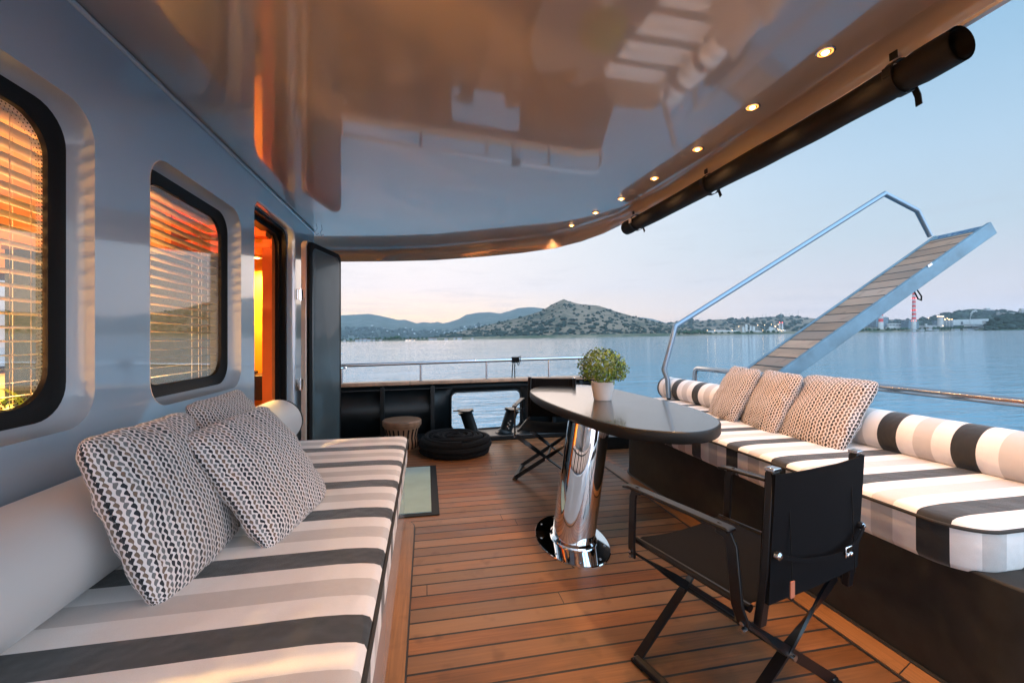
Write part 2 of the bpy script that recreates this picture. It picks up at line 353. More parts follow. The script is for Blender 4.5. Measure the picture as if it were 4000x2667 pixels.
hh = M_(nt, 'ADD', M_(nt, 'MULTIPLY', n1.outputs[0], .70), M_(nt, 'MULTIPLY', n2.outputs[0], 1.5))
hh = M_(nt, 'MULTIPLY', hh, M_(nt, 'MULTIPLY_ADD', n3.outputs[0], .9, .45))
bp = nd(nt, 'ShaderNodeBump', Strength=.8, Distance=.30, Height=hh); nt.links.new(bp.outputs[0], b.inputs['Normal'])
tag(sea.build('water', m), kind='structure')

def terrain_mat(name, dry, green, scale, bscale=.02, amt=.5):
    m = mat(name, rough=.95, spec=.1); nt = m.node_tree; b = nt.nodes['Principled BSDF']; t = nt.nodes.new('ShaderNodeTexCoord')
    a = nd(nt, 'ShaderNodeTexNoise', Vector=t.outputs['Object'], Scale=scale, Detail=6.0, Roughness=.65)
    c = nd(nt, 'ShaderNodeTexNoise', Vector=t.outputs['Object'], Scale=scale*.14, Detail=3.0)
    f = M_(nt, 'ADD', M_(nt, 'MULTIPLY', a.outputs[0], .6), M_(nt, 'MULTIPLY', c.outputs[0], .4))
    col = ramp(nt, f, [(amt-.06, green), (amt+.02, tuple((x+y)/2 for x, y in zip(dry, green))), (amt+.08, dry)])
    nt.links.new(col, b.inputs['Base Color']); return m
HILLS = {}
def hill(key, ridge, d0, d1, m, nt_=18, step=8, rough=1., expo=.85, foot=None):
    u0, u1 = ridge[0][0], ridge[-1][0]; nu = int((u1-u0)/step)+1; loops = []
    def at(u, t):
        vr = interp(ridge, u); vf = shore_v(u, d0)+1.5; d = lerp(d0, d1, t)
        n = noise.fractal(Vector((u*.02, t*2.5, d0*.01)), 1, 2, 4)*rough*t*(1-t)*4
        v = lerp(vf, vr, t**expo)+n*5
        if t > .97: v += noise.noise(Vector((u*.13, 3, 1)))*1.1*rough
        return far(u, min(v, vf), d)
    for i in range(nt_+1):
        t = i/nt_; loops.append([at(u0+(u1-u0)*j/nu, t) for j in range(nu+1)])
    back = []
    for j in range(nu+1):
        u = u0+(u1-u0)*j/nu; p = far(u, interp(ridge, u), d1); q = far(u, shore_v(u, d1)+8, d1*1.25); back.append(q)
    loops.append(back)
    mb = MB().loft(loops, closed=False); HILLS[key] = at
    o = mb.build('hill', m); tag(o, kind='structure'); return at
m_far = terrain_mat('far_mountain', (.11, .12, .10), (.035, .055, .045), .004, amt=.55)
m_mid = terrain_mat('scrub_hill', (.18, .13, .09), (.03, .042, .03), .02, amt=.46)
m_dark = terrain_mat('wooded_hill', (.12, .10, .06), (.025, .045, .028), .02, amt=.58)
m_flat = terrain_mat('shore_land', (.20, .16, .11), (.04, .06, .035), .03, amt=.5)
hill('far', [(600, 1290), (900, 1255), (1150, 1236), (1320, 1232), (1436, 1226), (1465, 1229), (1520, 1241), (1557, 1250), (1580, 1248), (1629, 1263), (1652, 1258), (1687, 1261), (1710, 1257), (1730, 1262.7), (1754, 1258), (1794, 1245), (1820, 1229.5), (1866, 1221), (1913, 1219), (1953, 1224.6), (1999, 1212), (2024, 1203), (2077, 1199), (2125, 1205), (2200, 1215), (2300, 1228), (2420, 1238), (2500, 1239), (2547, 1245), (2601, 1261), (2700, 1275)], 4200, 7500, m_far, 16, 7, 1.5)
hill('main', [(1600, 1331), (1637, 1328), (1700, 1315), (1756, 1304), (1845, 1284), (1934, 1262), (2042, 1237), (2113, 1215), (2167, 1184), (2186, 1175), (2202, 1168), (2217, 1175), (2262, 1187), (2339, 1194), (2411, 1218), (2470, 1234.5), (2530, 1248), (2601, 1265), (2650, 1277), (2740, 1292), (2850, 1303)], 1500, 2350, m_mid, 24, 5, .8, expo=.95)
hill('mid', [(2380, 1290), (2480, 1280), (2560, 1268), (2600, 1262.5), (2630, 1258.6), (2660, 1254.7), (2701, 1251), (2734, 1252.7), (2790, 1248), (2868, 1246), (2927, 1243), (2987, 1238), (3046, 1236), (3106, 1236), (3136, 1239), (3260, 1252), (3393, 1244.5), (3505, 1249), (3582, 1249), (3700, 1262), (3800, 1270)], 2500, 3700, m_mid, 16, 7, 1.)
hill('right', [(3480, 1290), (3574, 1249), (3627, 1242.5), (3670, 1233), (3712, 1223), (3755, 1211.6), (3797, 1206), (3840, 1208.5), (3883, 1211.6), (3925, 1214), (3968, 1220), (4000, 1222), (4300, 1235), (4800, 1262), (5200, 1280)], 2000, 2600, m_dark, 16, 7, .8)
hill('head', [(3800, 1290), (3840, 1280), (3872, 1256), (3895, 1241), (3936, 1230), (3968, 1224), (4000, 1226), (4300, 1212), (4700, 1230), (5000, 1262), (5300, 1270)], 1100, 1400, m_dark, 16, 5, .9)
hill('flat', [(400, 1353), (900, 1343), (1300, 1331), (1500, 1325), (1900, 1314), (2300, 1306), (2700, 1300), (3200, 1292), (3450, 1285), (3620, 1287), (3900, 1284), (4300, 1276)], 1380, 1490, m_flat, 4, 8, .15)

# ---- scrub and trees on the shore
m_bush = mat('scrub_leaf', (.020, .034, .028), .9, var=.4, vscale=.6, spec=.1)
m_tree = mat('shore_tree_leaf', (.035, .065, .038), .9, var=.5, vscale=.4, spec=.1)
m_trunk = mat('trunk', (.06, .05, .04), .9)
def blob(mb, c, r, sq=.7, seed=0, sub=2):
    bm = bmesh.new(); bmesh.ops.create_icosphere(bm, subdivisions=sub, radius=1.0)
    vs = []
    for v in bm.verts:
        k = 1+.45*noise.noise(v.co*2.3+Vector((seed*7.1, 0, 0)))+.2*noise.noise(v.co*6+Vector((0, seed*3., 0)))
        vs.append(Vector(c)+Vector((v.co.x*r*k, v.co.y*r*k, v.co.z*r*sq*k)))
    bm.verts.index_update(); mb.add(vs, [tuple(q.index for q in f.verts) for f in bm.faces]); bm.free()
bush_me = []
for k in range(4):
    mb = MB()
    for j in range(3): blob(mb, (random.uniform(-.5, .5), random.uniform(-.5, .5), .35), random.uniform(.6, .9), .7, k*5+j)
    o = mb.build('bush', m_bush, smooth=0); bush_me.append(o.data); bpy.data.objects.remove(o)
def bushes(key, n, ur, tr, size, individual, lab, name='bush', group=None, dens=None):
    big = MB(); at = HILLS[key]; pts = []
    while len(pts) < n:
        u = random.uniform(*ur); t = random.uniform(*tr)**1.3 if tr[0] == 0 else random.uniform(*tr)
        if dens and not dens(u, t): continue
        pts.append((at(u, t), random.uniform(*size)*(1 if random.random() < .8 else 1.5)))
    for i, (p, s) in enumerate(pts):
        if individual:
            o = bpy.data.objects.new(name, random.choice(bush_me)); C.objects.link(o); o.location = p
            o.scale = (s, s, s*random.uniform(.8, 1.1)); o.rotation_euler = (0, 0, random.uniform(0, 6)); tag(o, lab, 'bush', group)
        else:
            blob(big, p+Vector((0, 0, s*.3)), s, .75, i, 1)
    if not individual: tag(big.build(name, m_bush, smooth=0), lab, 'scrub', None, 'stuff')
bushes('main', 240, (1700, 2760), (.02, .55), (6.5, 12), True, 'dark round bush dotted over the dry slope of the pointed hill', group='bushes on the pointed hill')
bushes('main', 520, (1680, 2760), (.02, .99), (4, 9), False, 'low dark scrub covering the pointed hill', 'scrub')
bushes('mid', 420, (2520, 3560), (.05, .99), (8, 17), False, 'dark scrub over the long low hill behind the factory silos', 'scrub')
bushes('right', 520, (3600, 4300), (.05, .99), (7, 15), False, 'dense dark scrub over the rounded hill on the right shore', 'scrub')
bushes('head', 420, (3850, 4300), (.05, .99), (4, 9), False, 'green scrub over the near headland at the right edge', 'scrub')
bushes('far', 500, (1320, 2100), (.03, .45), (16, 30), False, 'hazy woodland at the foot of the far mountains', 'woodland')

tree_proto = []
for k in range(3):
    r = Thing('shore_tree', None, None)
    tr = MB(); tr.tube([(0, 0, 0), (.2, 0, 2), (0, .1, 4)], [.5, .4, .25], 6); r.part('trunk', tr, m_trunk)
    cr = MB()
    for j in range(9):
        a = random.uniform(0, 6.28); q = random.uniform(0, 3.2); blob(cr, (q*math.cos(a), q*math.sin(a), random.uniform(3, 7)), random.uniform(1.4, 2.4), .75, k*11+j, 2)
    r.part('crown', cr, m_tree, smooth=0); tree_proto.append(r.o)
def put_tree(u, d, s, lab, group, dv=2, i=0):
    o = copy_tree(tree_proto[random.randrange(3)]); p = far(u, shore_v(u, d)-dv, d); o.location = p; o.scale = (s*random.uniform(1, 1.35), s*random.uniform(1, 1.3), s)
    o.rotation_euler = (0, 0, random.uniform(0, 6)); tag(o, lab, 'tree', group)
for u in [1328, 1340, 1352, 1368, 1390, 1402, 1418, 1440, 1455, 1470, 1486, 1496, 1508, 1518, 1528, 1540, 1548, 1556, 1568, 1580, 1590, 1602, 1618, 1634, 1650, 1668, 1690]:
    put_tree(u+random.uniform(-3, 3), 1430, random.uniform(.9, 1.5)*(1.35 if 1505 < u < 1560 else 1), 'dark tree on the flat shore below the far mountains', 'trees on the left shore', 2)
for u in [2655, 2668, 2680, 2692, 2705, 2716, 2728, 2738, 2750, 2764, 2780, 2800, 2822, 2848, 2868, 2878, 2890, 2918, 2938, 2985, 3000, 3020, 3040]:
    put_tree(u+random.uniform(-3, 3), 1440, random.uniform(1, 1.5)*(1.5 if u < 2745 else 1), 'dark tree on the shore in front of the long pale warehouse', 'trees by the warehouse', 2)
for u in [3362, 3375, 3388, 3400, 3414, 3432, 3470, 3482, 3496, 3508, 3520, 3532, 3545, 3590, 3615, 3625, 3650, 3662, 3676, 3690, 3702, 3714, 3726, 3742, 3756, 3768, 3780, 3798, 3808]:
    put_tree(u+random.uniform(-3, 3), 1440, random.uniform(1.1, 1.6)*(1.3 if 3740 < u < 3800 else 1), 'dark tree on the shore in front of the power station', 'trees by the power station', 3)
for q in tree_proto:
    for ch in list(q.children): bpy.data.objects.remove(ch)
    bpy.data.objects.remove(q)

# ---- buildings across the bay
m_white = mat('white_wall', (.33, .33, .33), .8, var=.12, vscale=.1); m_conc = mat('concrete', (.38, .38, .37), .85, var=.15, vscale=.08)
m_blue = mat('steelwork', (.10, .14, .17), .7, var=.3, vscale=.2); m_roof = mat('tile_roof', (.30, .10, .06), .8); m_win = mat('dark_window', (.03, .04, .05), .3)
m_red = mat('red_paint', (.50, .03, .03), .7); m_lampo = mat('sodium_lamp', (1, .6, .3), .5, emit=(1, .62, .28), estr=3.5); m_lampr = mat('red_lamp', (1, .1, .1), .5, emit=(1, .06, .04), estr=5)
def fbox(mb, u0, u1, vt, vb, d, dep=30):
    p = [far(u0, vb, d), far(u1, vb, d), far(u1, vt, d), far(u0, vt, d)]; bk = Vector((SY, CY, 0))*dep
    mb.add(p+[q+bk for q in p], [(0, 1, 2, 3), (7, 6, 5, 4), (0, 4, 5, 1), (1, 5, 6, 2), (2, 6, 7, 3), (3, 7, 4, 0)])
def lamps(t, pts, d, m=None, r=1.6, name='lamp'):
    mb = MB()
    for u, v in pts: blob(mb, far(u, v, d), r, 1, 1, 1)
    t.part(name, mb, m or m_lampo)
def chimney(u, wpx, vt, vb, d, lab, lampv, nb, sv):
    base = far(u, vb, d); t = Thing('chimney', lab, 'chimney', base, group='striped power station chimneys')
    h = (vb-vt)/FP*d; r = wpx/2/FP*d; z0 = (vb-sv)/FP*d; sh = (h-z0)/nb
    mb = MB(); mb.lathe([(r*1.12, 0), (r*1.05, z0)], n=20); t.part('base', mb, m_conc, world=False)
    for colr, off, mm in (('white_band', 1, m_white), ('red_band', 0, m_red)):
        mb = MB()
        for i in range(off, nb, 2):
            ra = lerp(r, r*.62, i/nb); rb = lerp(r, r*.62, (i+1)/nb); mb.lathe([(ra, z0+sh*i), (rb, z0+sh*(i+1))], n=20)
        t.part(colr, mb, mm, world=False)
    for lv in lampv:
        mb = MB(); z = (vb-lv)/FP*d
        for a in range(5): blob(mb, (r*1.05*math.cos(a*1.26+3.6), r*1.05*math.sin(a*1.26+3.6), z), 1.1, 1, 1, 1)
        t.part('lamp', mb, m_lampr, world=False)
chimney(3570, 13, 1112, 1292, 1500, 'tall red and white striped chimney, the taller of two', [1120, 1166, 1211, 1253], 17, 1247)
chimney(3441, 15, 1150, 1290, 1560, 'shorter striped chimney partly hidden behind the raised gangway', [1218], 9, 1257)
t = Thing('boiler_house', 'dark steel boiler house around the shorter striped chimney', 'industrial building', far(3445, 1275, 1620))
mb = MB(); fbox(mb, 3422, 3470, 1239, 1276, 1600, 40); t.part('frame', mb, m_blue)
mb = MB(); [fbox(mb, 3424+i*9, 3427+i*9, 1236, 1240, 1599, 3) for i in range(5)]; t.part('roof_vent', mb, m_conc)
t = Thing('boiler_house', 'dark steel frame building around the foot of the tall chimney', 'industrial building', far(3570, 1280, 1560))
mb = MB(); fbox(mb, 3549, 3563, 1252, 1284, 1550, 30); fbox(mb, 3577, 3589, 1256, 1284, 1550, 30); t.part('frame', mb, m_blue)
mb = MB(); [fbox(mb, 3551+i*4, 3552+i*4, 1248, 1253, 1549, 2) for i in range(9)]; t.part('pipe', mb, m_blue)
t = Thing('turbine_hall', 'low grey turbine hall between the two striped chimneys', 'industrial building', far(3510, 1280, 1600))
mb = MB(); fbox(mb, 3472, 3549, 1263, 1284, 1590, 40); t.part('wall', mb, m_conc)
mb = MB(); [fbox(mb, 3475+i*12, 3484+i*12, 1268, 1271, 1589, 1) for i in range(6)]; t.part('window', mb, m_win)
t = Thing('shed', 'low pale shed left of the lamp-lit tower', 'industrial building', far(3640, 1280, 1560))
mb = MB(); fbox(mb, 3617, 3664, 1270, 1284, 1560, 30); t.part('wall', mb, m_white)
mb = MB(); fbox(mb, 3617, 3622, 1264, 1270, 1560, 5); t.part('roof', mb, m_conc)
t = Thing('plant_tower', 'round pale tower with a ring of orange lamps near its top', 'tower', far(3673, 1280, 1540))
mb = MB(); b0 = far(3673, 1278, 1540); mb.lathe([(7.5, 0), (7.5, 38)], b0, 20); t.part('shaft', mb, m_white)
mb = MB(); mb.lathe([(10.5, 36), (11, 41), (8, 42)], b0, 20); t.part('gallery', mb, m_conc)
lamps(t, [(3663, 1235), (3668, 1234.5), (3673, 1234.5), (3680, 1234.5), (3684, 1235), (3683, 1272)], 1528)
t = Thing('power_plant', 'pipe-covered grey plant block lit by orange lamps beside the round tower', 'industrial building', far(3705, 1280, 1560))
mb = MB(); fbox(mb, 3684, 3724, 1250, 1276, 1560, 40); t.part('frame', mb, m_blue)
mb = MB()
for v in (1253, 1257, 1262, 1267, 1271): mb.tube([far(3687, v, 1557), far(3721, v, 1557)], .9, 6)
for u in (3686, 3697, 3709, 3722): mb.tube([far(u, 1249, 1556), far(u, 1276, 1556)], .9, 6)
t.part('pipe', mb, m_white)
lamps(t, [(3674, 1251), (3680, 1248), (3690, 1245), (3700, 1243.5), (3706, 1247), (3710, 1247), (3719, 1247), (3681, 1254), (3692, 1248)], 1553)
t = Thing('warehouse', 'long flat white hall beside the lamp-lit plant block', 'industrial building', far(3790, 1280, 1600))
mb = MB(); p = [far(3724, 1270, 1590), far(3848, 1266, 1590), far(3862, 1245, 1610), (far(3724, 1249, 1590))]; p[2] = far(3862, 1245, 1590); p[1] = far(3862, 1268, 1590); bk = Vector((SY, CY, 0))*60
mb.add(p+[q+bk for q in p], [(0, 1, 2, 3), (7, 6, 5, 4), (0, 4, 5, 1), (1, 5, 6, 2), (2, 6, 7, 3), (3, 7, 4, 0)]); t.part('wall', mb, m_white)
mb = MB(); mb.tube([far(3790, 1264, 1588), far(3790, 1240, 1588)], 1.0, 8); t.part('stack', mb, m_conc)
mb = MB(); fbox(mb, 3755, 3762, 1256, 1266, 1588, 1); t.part('door', mb, m_win)
sm = bpy.data.materials.new('steam'); sm.use_nodes = True; snt = sm.node_tree; snt.nodes.clear(); so = snt.nodes.new('ShaderNodeOutputMaterial')
pv = nd(snt, 'ShaderNodeVolumePrincipled', Density=.12); pv.inputs['Color'].default_value = (.95, .95, .97, 1); snt.links.new(pv.outputs[0], so.inputs['Volume'])
mb = MB()
for (u, v, r) in [(3790, 1238, 1.6), (3792, 1234, 2.2), (3793, 1229, 2.8), (3795, 1224, 3.6), (3798, 1220, 4), (3803, 1216, 4.4), (3810, 1213, 4.2), (3815, 1216, 3.2)]: blob(mb, far(u, v, 1588), r, 1, u, 2)
tag(mb.build('steam', sm), 'thin white steam plume rising from the white hall stack', 'steam')
# left of gangway: warehouse, silos, factory
t = Thing('warehouse', 'long pale shore warehouse with a light sloping roof', 'warehouse', far(2840, 1305, 1500))
mb = MB(); fbox(mb, 2775, 2895, 1299, 1309, 1490, 40); t.part('wall', mb, m_white)
mb = MB(); fbox(mb, 2790, 2890, 1290, 1294, 1485, 50); fbox(mb, 2780, 2892, 1294, 1299, 1488, 45); t.part('roof', mb, m_conc)
mb = MB(); [fbox(mb, 2783+i*14, 2789+i*14, 1301, 1305, 1489, .5) for i in range(8)]; t.part('window', mb, m_win)
for i, (u0, u1, vt) in enumerate([(2722, 2733, 1302), (2745, 2760, 1302), (2952, 2975, 1293), (3000, 3013, 1291)]):
    t = Thing('shed', ['small white gabled shed, leftmost on the shore by the warehouse', 'small white shed touching the left end of the long warehouse', 'white factory shed right of the grey silos', 'small white shed beside the lamp-lit factory'][i], 'shed', far(u0, 1308, 1480))
    mb = MB(); fbox(mb, u0, u1, vt, 1309-(u0-2722)*.012, 1478, 12); t.part('wall', mb, m_white)
    mb = MB(); um = (u0+u1)/2; a = [far(u0-1, vt, 1477), far(u1+1, vt, 1477), far(um, vt-3, 1477)]; bk = Vector((SY, CY, 0))*14; mb.add(a+[q+bk for q in a], [(0, 1, 2), (5, 4, 3), (0, 3, 4, 1), (1, 4, 5, 2), (2, 5, 3, 0)]); t.part('roof', mb, m_conc)
for i, (u, w_, vt) in enumerate([(2903, 8, 1278), (2915, 9, 1269), (2932, 7, 1275), (2944, 10, 1276), (3008, 7, 1277), (3016, 6, 1280), (3024, 6, 1282)]):
    lab = ['short grey silo at the left of the row behind the warehouse', 'tallest pale silo in the row behind the warehouse', 'narrow grey silo just right of the tallest silo', 'broad grey silo at the right of the left silo row', 'grey silo at the left of the factory silo group', 'middle grey silo of the factory silo group', 'shortest silo of the factory group'][i]
    t = Thing('silo', lab, 'silo', far(u, 1297, 1520), group='factory silos'); b0 = far(u, 1297, 1520); h = (1297-vt)/FP*1520; r = w_/2/FP*1520
    mb = MB(); mb.lathe([(r, 0), (r, h)], b0, 16); t.part('shell', mb, m_conc); mb = MB(); mb.lathe([(r*1.02, h), (r*.3, h+1.8)], b0, 16); t.part('cap', mb, m_white)
for i, (u) in enumerate([3045.5, 3056]):
    t = Thing('chimney', ['left of two short grey chimneys with red lamps on top', 'right of two short grey chimneys with red lamps on top'][i], 'chimney', far(u, 1290, 1560), group='short factory chimneys')
    mb = MB(); mb.lathe([(2.6, 0), (2.2, 32)], far(u, 1294, 1560), 14); t.part('shaft', mb, m_conc); lamps(t, [(u, 1259.5)], 1557, m_lampr, 1.5)
t = Thing('factory', 'small factory lit with orange lamps below the two short chimneys', 'factory', far(3050, 1300, 1520))
mb = MB(); fbox(mb, 3036, 3070, 1288, 1299, 1520, 30); fbox(mb, 2925, 2990, 1293, 1299, 1530, 30); t.part('wall', mb, m_conc)
mb = MB(); [fbox(mb, 3040+i*5, 3042+i*5, 1290, 1293, 1519, .5) for i in range(5)]; t.part('window', mb, m_win)
lamps(t, [(3038, 1284), (3042, 1288), (3047, 1287), (3052, 1291), (3060, 1289), (3041, 1293), (3055, 1294)], 1515, None, 1.1)
pole_me = None
for i, (u, v, vb) in enumerate([(2649, 1298, 1310), (2763, 1290, 1308), (2792, 1291, 1307), (2860, 1290, 1306), (2886, 1275, 1300), (2960, 1270, 1298), (2987, 1269, 1298), (3013, 1267, 1298), (3029, 1274, 1298), (3040, 1267, 1297), (2980, 1290, 1300), (3627, 1242, 1250)]):
    d = 1470; t = Thing('street_lamp', 'tall lamp post with a glowing orange head on the factory shore', 'street lamp', far(u, vb, d), group='lamp posts on the factory shore')
    mb = MB(); mb.tube([far(u, vb, d), far(u, v, d)], .25, 6); t.part('post', mb, m_conc); lamps(t, [(u, v)], d, None, 1.3 if i != 8 else 2.2)
for i, (u, v0, v1) in enumerate([(2899, 1247, 1235), (2943, 1243, 1230), (2978, 1239, 1226), (2992, 1238, 1223), (3053, 1236, 1222), (3083, 1236, 1222), (3118, 1237, 1208), (2732, 1252, 1240)]):
    d = 3650; t = Thing('pylon', 'thin lattice mast standing on the ridge of the long low hill', 'mast', far(u, v0+3, d), group='masts on the ridge')
    mb = MB(); k = 5
    for sx in (-k, k): mb.tube([far(u, v0+3, d)+Vector((sx, 0, 0)), far(u, v1, d)], .8, 4)
    for f in (.45, .65, .85): mb.tube([far(u, lerp(v0, v1, f), d)+Vector((-k*1.6, 0, 0)), far(u, lerp(v0, v1, f), d)+Vector((k*1.6, 0, 0))], .6, 4)
    t.part('frame', mb, m_conc)
for i, (u, v) in enumerate([(3070, 1231), (3094, 1232)]):
    d = 3650; t = Thing('wind_turbine', ['left wind turbine on the ridge above the factory', 'right wind turbine on the ridge above the factory'][i], 'wind turbine', far(u, 1238, d), group='wind turbines on the ridge')
    mb = MB(); mb.tube([far(u, 1239, d), far(u, v-4, d)], 1.3, 6); t.part('tower', mb, m_conc); mb = MB(); c = far(u, v-4, d)+Vector((0, -3, 0))
    for a in (90, 210, 330): mb.tube([c, c+Vector((math.cos(R(a+i*20))*14, 0, math.sin(R(a+i*20))*14))], [1.2, .4], 5)
    t.part('blade', mb, m_conc)
# houses: on the hill tops, along the left shore, in the far valley
def house(u, v, wpx, hpx, d, lab, group, roof=True, wall=None):
    t = Thing('house', lab, 'house', far(u, v, d), group=group); mb = MB(); fbox(mb, u-wpx/2, u+wpx/2, v-hpx, v+1.5, d, wpx/FP*d*.7); t.part('wall', mb, wall or m_white)
    if roof: mb = MB(); fbox(mb, u-wpx/2-.6, u+wpx/2+.6, v-hpx-.9, v-hpx, d-1, wpx/FP*d*.75); t.part('roof', mb, m_roof if roof == 2 else m_conc)
    mb = MB(); n = max(2, int(wpx/4))
    for i in range(n): a = u-wpx/2+wpx*(i+.3)/n; fbox(mb, a, a+wpx/n*.4, v-hpx*.7, v-hpx*.3, d-.3, .2)
    t.part('window', mb, m_win)
for (u, v, w_, h_, d, lab) in [(3861, 1210, 15, 6, 2560, 'flat white house on top of the rounded hill'), (3878, 1213, 10, 3, 2560, 'low white wall house right of the hilltop house'), (3945, 1216, 18, 4, 2560, 'wide flat-roofed house on the right hill skyline'), (3960, 1226, 52, 4, 1420, 'long low lit terrace house above the headland'), (3996, 1226, 12, 20, 1410, 'tall white building at the right edge of the photo'), (3900, 1222, 10, 3, 2500, 'small white house below the skyline of the right hill')]:
    house(u, v, w_, h_, d, lab, 'houses on the right hills', True)
for (u, v, w_, h_, lab) in [(3820, 1272, 44, 6, 'long low white farm building below the headland'), (3846, 1276, 40, 5, 'wide pale roofed building above the shore trees'), (3740, 1290, 20, 6, 'white gabled boathouse among the shore trees'), (3795, 1288, 26, 6, 'white house half hidden by the largest shore tree'), (3832, 1284, 26, 4, 'small white cottage at the foot of the headland'), (3634, 1287, 14, 7, 'red-fronted shop on the shore'), (3602, 1290, 18, 4, 'low pale blue beach hut on the shore'), (3572, 1291, 13, 9, 'white cabin in front of the tall chimney'), (3660, 1289, 18, 3, 'white garden wall by the shore'), (3856, 1262, 15, 9, 'pink water tank house on the headland slope')]:
    house(u, v+1, w_, h_, 1400, lab, 'buildings along the right shore', 2 if 'red' in lab else True)
for (u, w_, h_) in [(1345, 8, 5), (1393, 12, 5), (1408, 10, 6), (1424, 14, 6), (1440, 13, 5), (1460, 8, 4), (1486, 8, 4), (1683, 16, 5), (1700, 10, 4), (1742, 12, 4), (1775, 7, 5), (1795, 16, 6), (1845, 8, 4)]:
    v = shore_v(u, 1400)-3; house(u, v, w_, h_, 1400, 'small pale house with a red roof among the left shore trees', 'houses on the left shore', 2)
at = HILLS['far']
for i in range(120):
    u = random.gauss(1600, 90) if i % 2 else random.gauss(1860, 70); t_ = random.uniform(.05, .5)
    if not 1330 < u < 2080: continue
    p = at(u, t_); o = MB().box((0, 0, 4), (random.uniform(12, 26), 14, random.uniform(9, 15)))
    o = o.build('house', m_white); o.location = p; tag(o, 'tiny pale house scattered over the hazy valley below the far mountains', 'house', 'houses in the far valley')
t = Thing('beach_bar', 'beach bar with a row of warm lamps at the left shore', 'beach bar', far(1600, shore_v(1600, 1385), 1385))
mb = MB(); fbox(mb, 1583, 1620, 1326, 1331, 1390, 12); t.part('wall', mb, m_conc)
mb = MB(); fbox(mb, 1581, 1622, 1325, 1326, 1388, 16); t.part('roof', mb, m_roof)
lamps(t, [(1587, 1329), (1593, 1328.6), (1599, 1329.4), (1604, 1329), (1618, 1329.5)], 1384, None, .8)

# ================================================================== YACHT: deck, hull, bulwark
mb = MB(); mb.box((.85, 2.0, -.03), (4.6, 7.0, .06)); tag(mb.build('deck', MT['deck']), kind='structure')
T = Thing('hull', 'black steel hull side below the teak deck', 'hull', (0, 2, -1.2))
mb = MB(); mb.prism([(-4.8, -4), (2.9, -4), (2.9, 4.6), (2.3, 5.75), (.2, 5.5), (-4.8, 5.3)], -2.6, -.07); T.part('shell', mb, MT['black'])
# margin boards
def margin(name, pts, wd, m, lab, cat):     # pts centre line, flat board lying on the deck
    t = Thing(name, lab, cat, pts[0]); mb = MB(); mb.bar([(x, y, .006) for x, y, *_ in pts], wd, .012, up=Vector((pts[1][1]-pts[0][1], pts[0][0]-pts[1][0], 0))); t.part('board', mb, m, bevel=.002)
    return t
t = Thing('margin_board', 'teak margin board along the foot of the left sofa', 'trim board', (-.11, 1, 0))
o2 = [(-.16, -.6), (-.075, -.6), (-.075, 2.76), (-.082, 2.80), (-.10, 2.835), (-.13, 2.855), (-.16, 2.86)]
mb = MB(); mb.prism(o2, 0, .012); t.part('board', mb, MT['margin'], bevel=.002)
mb = MB(); mb.tube([(-.073, -.6, .004), (-.073, 2.76, .004), (-.080, 2.803, .004), (-.099, 2.839, .004), (-.13, 2.859, .004), (-.18, 2.865, .004)], .0055, 6); t.part('caulk_line', mb, MT['caulk'])
t = Thing('margin_board', 'teak margin board along the foot of the right sofa', 'trim board', (1.7, 2, 0))
mb = MB(); mb.prism([(1.652, -.6), (1.77, -.6), (1.77, 3.68), (1.652, 4.3)], 0, .010); t.part('board', mb, MT['margin'], bevel=.001)
mb = MB(); mb.tube([(1.648, -.6, .003), (1.648, 4.3, .003)], .005, 6); mb.tube([(1.652, 3.02, .009), (1.765, 3.02, .009)], .003, 4); mb.tube([(1.652, 1.2, .009), (1.765, 1.24, .009)], .003, 4); t.part('caulk_line', mb, MT['caulk'])

# stern bulwark (plan polyline), hole, ribs, cap rail
BW = [(-1.9, 5.1), (-1.0, 5.22), (.11, 5.37), (1.3, 5.52), (2.15, 5.60), (2.35, 5.52)]
def bwy(x): return interp(BW, x)
T = Thing('bulwark', 'black steel stern bulwark with a wooden cap and a rounded mooring port', 'bulwark', (0, 5.3, 0))
bm = bmesh.new()
def lp(pts):
    vs = [bm.verts.new((a, 0, z)) for a, z in pts]; return [bm.edges.new((vs[i], vs[(i+1) % len(vs)])) for i in range(len(vs))]
top = [(2.35-.05*i, .655) for i in range(0, 86)]
ed = lp([(x, 0) for x in [-1.9, -1.0, .11, 1.3, 2.55]]+[(2.35, .655)]+top[1:])
hole = rrect(.30, .065, 1.215, .545, .075, 6)
ed += lp(hole); bmesh.ops.triangle_fill(bm, use_beauty=True, edges=ed); bm.verts.index_update()
mb = MB(); mb.add([Vector((v.co.x, bwy(v.co.x)-.08, v.co.z)) for v in bm.verts], [tuple(v.index for v in f.verts) for f in bm.faces]); bm.free()
o = T.part('panel', mb, MT['black'], smooth=0); so_ = o.modifiers.new('thick', 'SOLIDIFY'); so_.thickness = .02; so_.offset = 0
mb = MB(); mb.tube([(a, bwy(a)-.09, z) for a, z in hole], .012, 8, closed=True); T.part('port_rim', mb, MT['black'])
for x in (-.50, .075, 1.66, 2.05):
    mb = MB(); mb.box((x, bwy(x)-.13, .33), (.014, .10, .63)); mb.box((x, bwy(x)-.18, .33), (.05, .012, .63)); T.part('rib', mb, MT['black'], bevel=.003)
mb = MB(); mb.bar([(x, y-.12, .61) for x, y in BW], .012, .09, up=(0, 0, 1)); T.part('stringer', mb, MT['black'])
mb = MB(); mb.bar([(x, y-.06, .677) for x, y in BW], .042, .17, up=(0, 0, 1)); cap = T.part('cap_rail', mb, MT['caprail'], bevel=.008)
mb = MB(); mb.box((-.19, bwy(-.19)-.06, .677), (.006, .172, .044)); T.part('scarf_joint', mb, MT['caulk'], parent=cap)
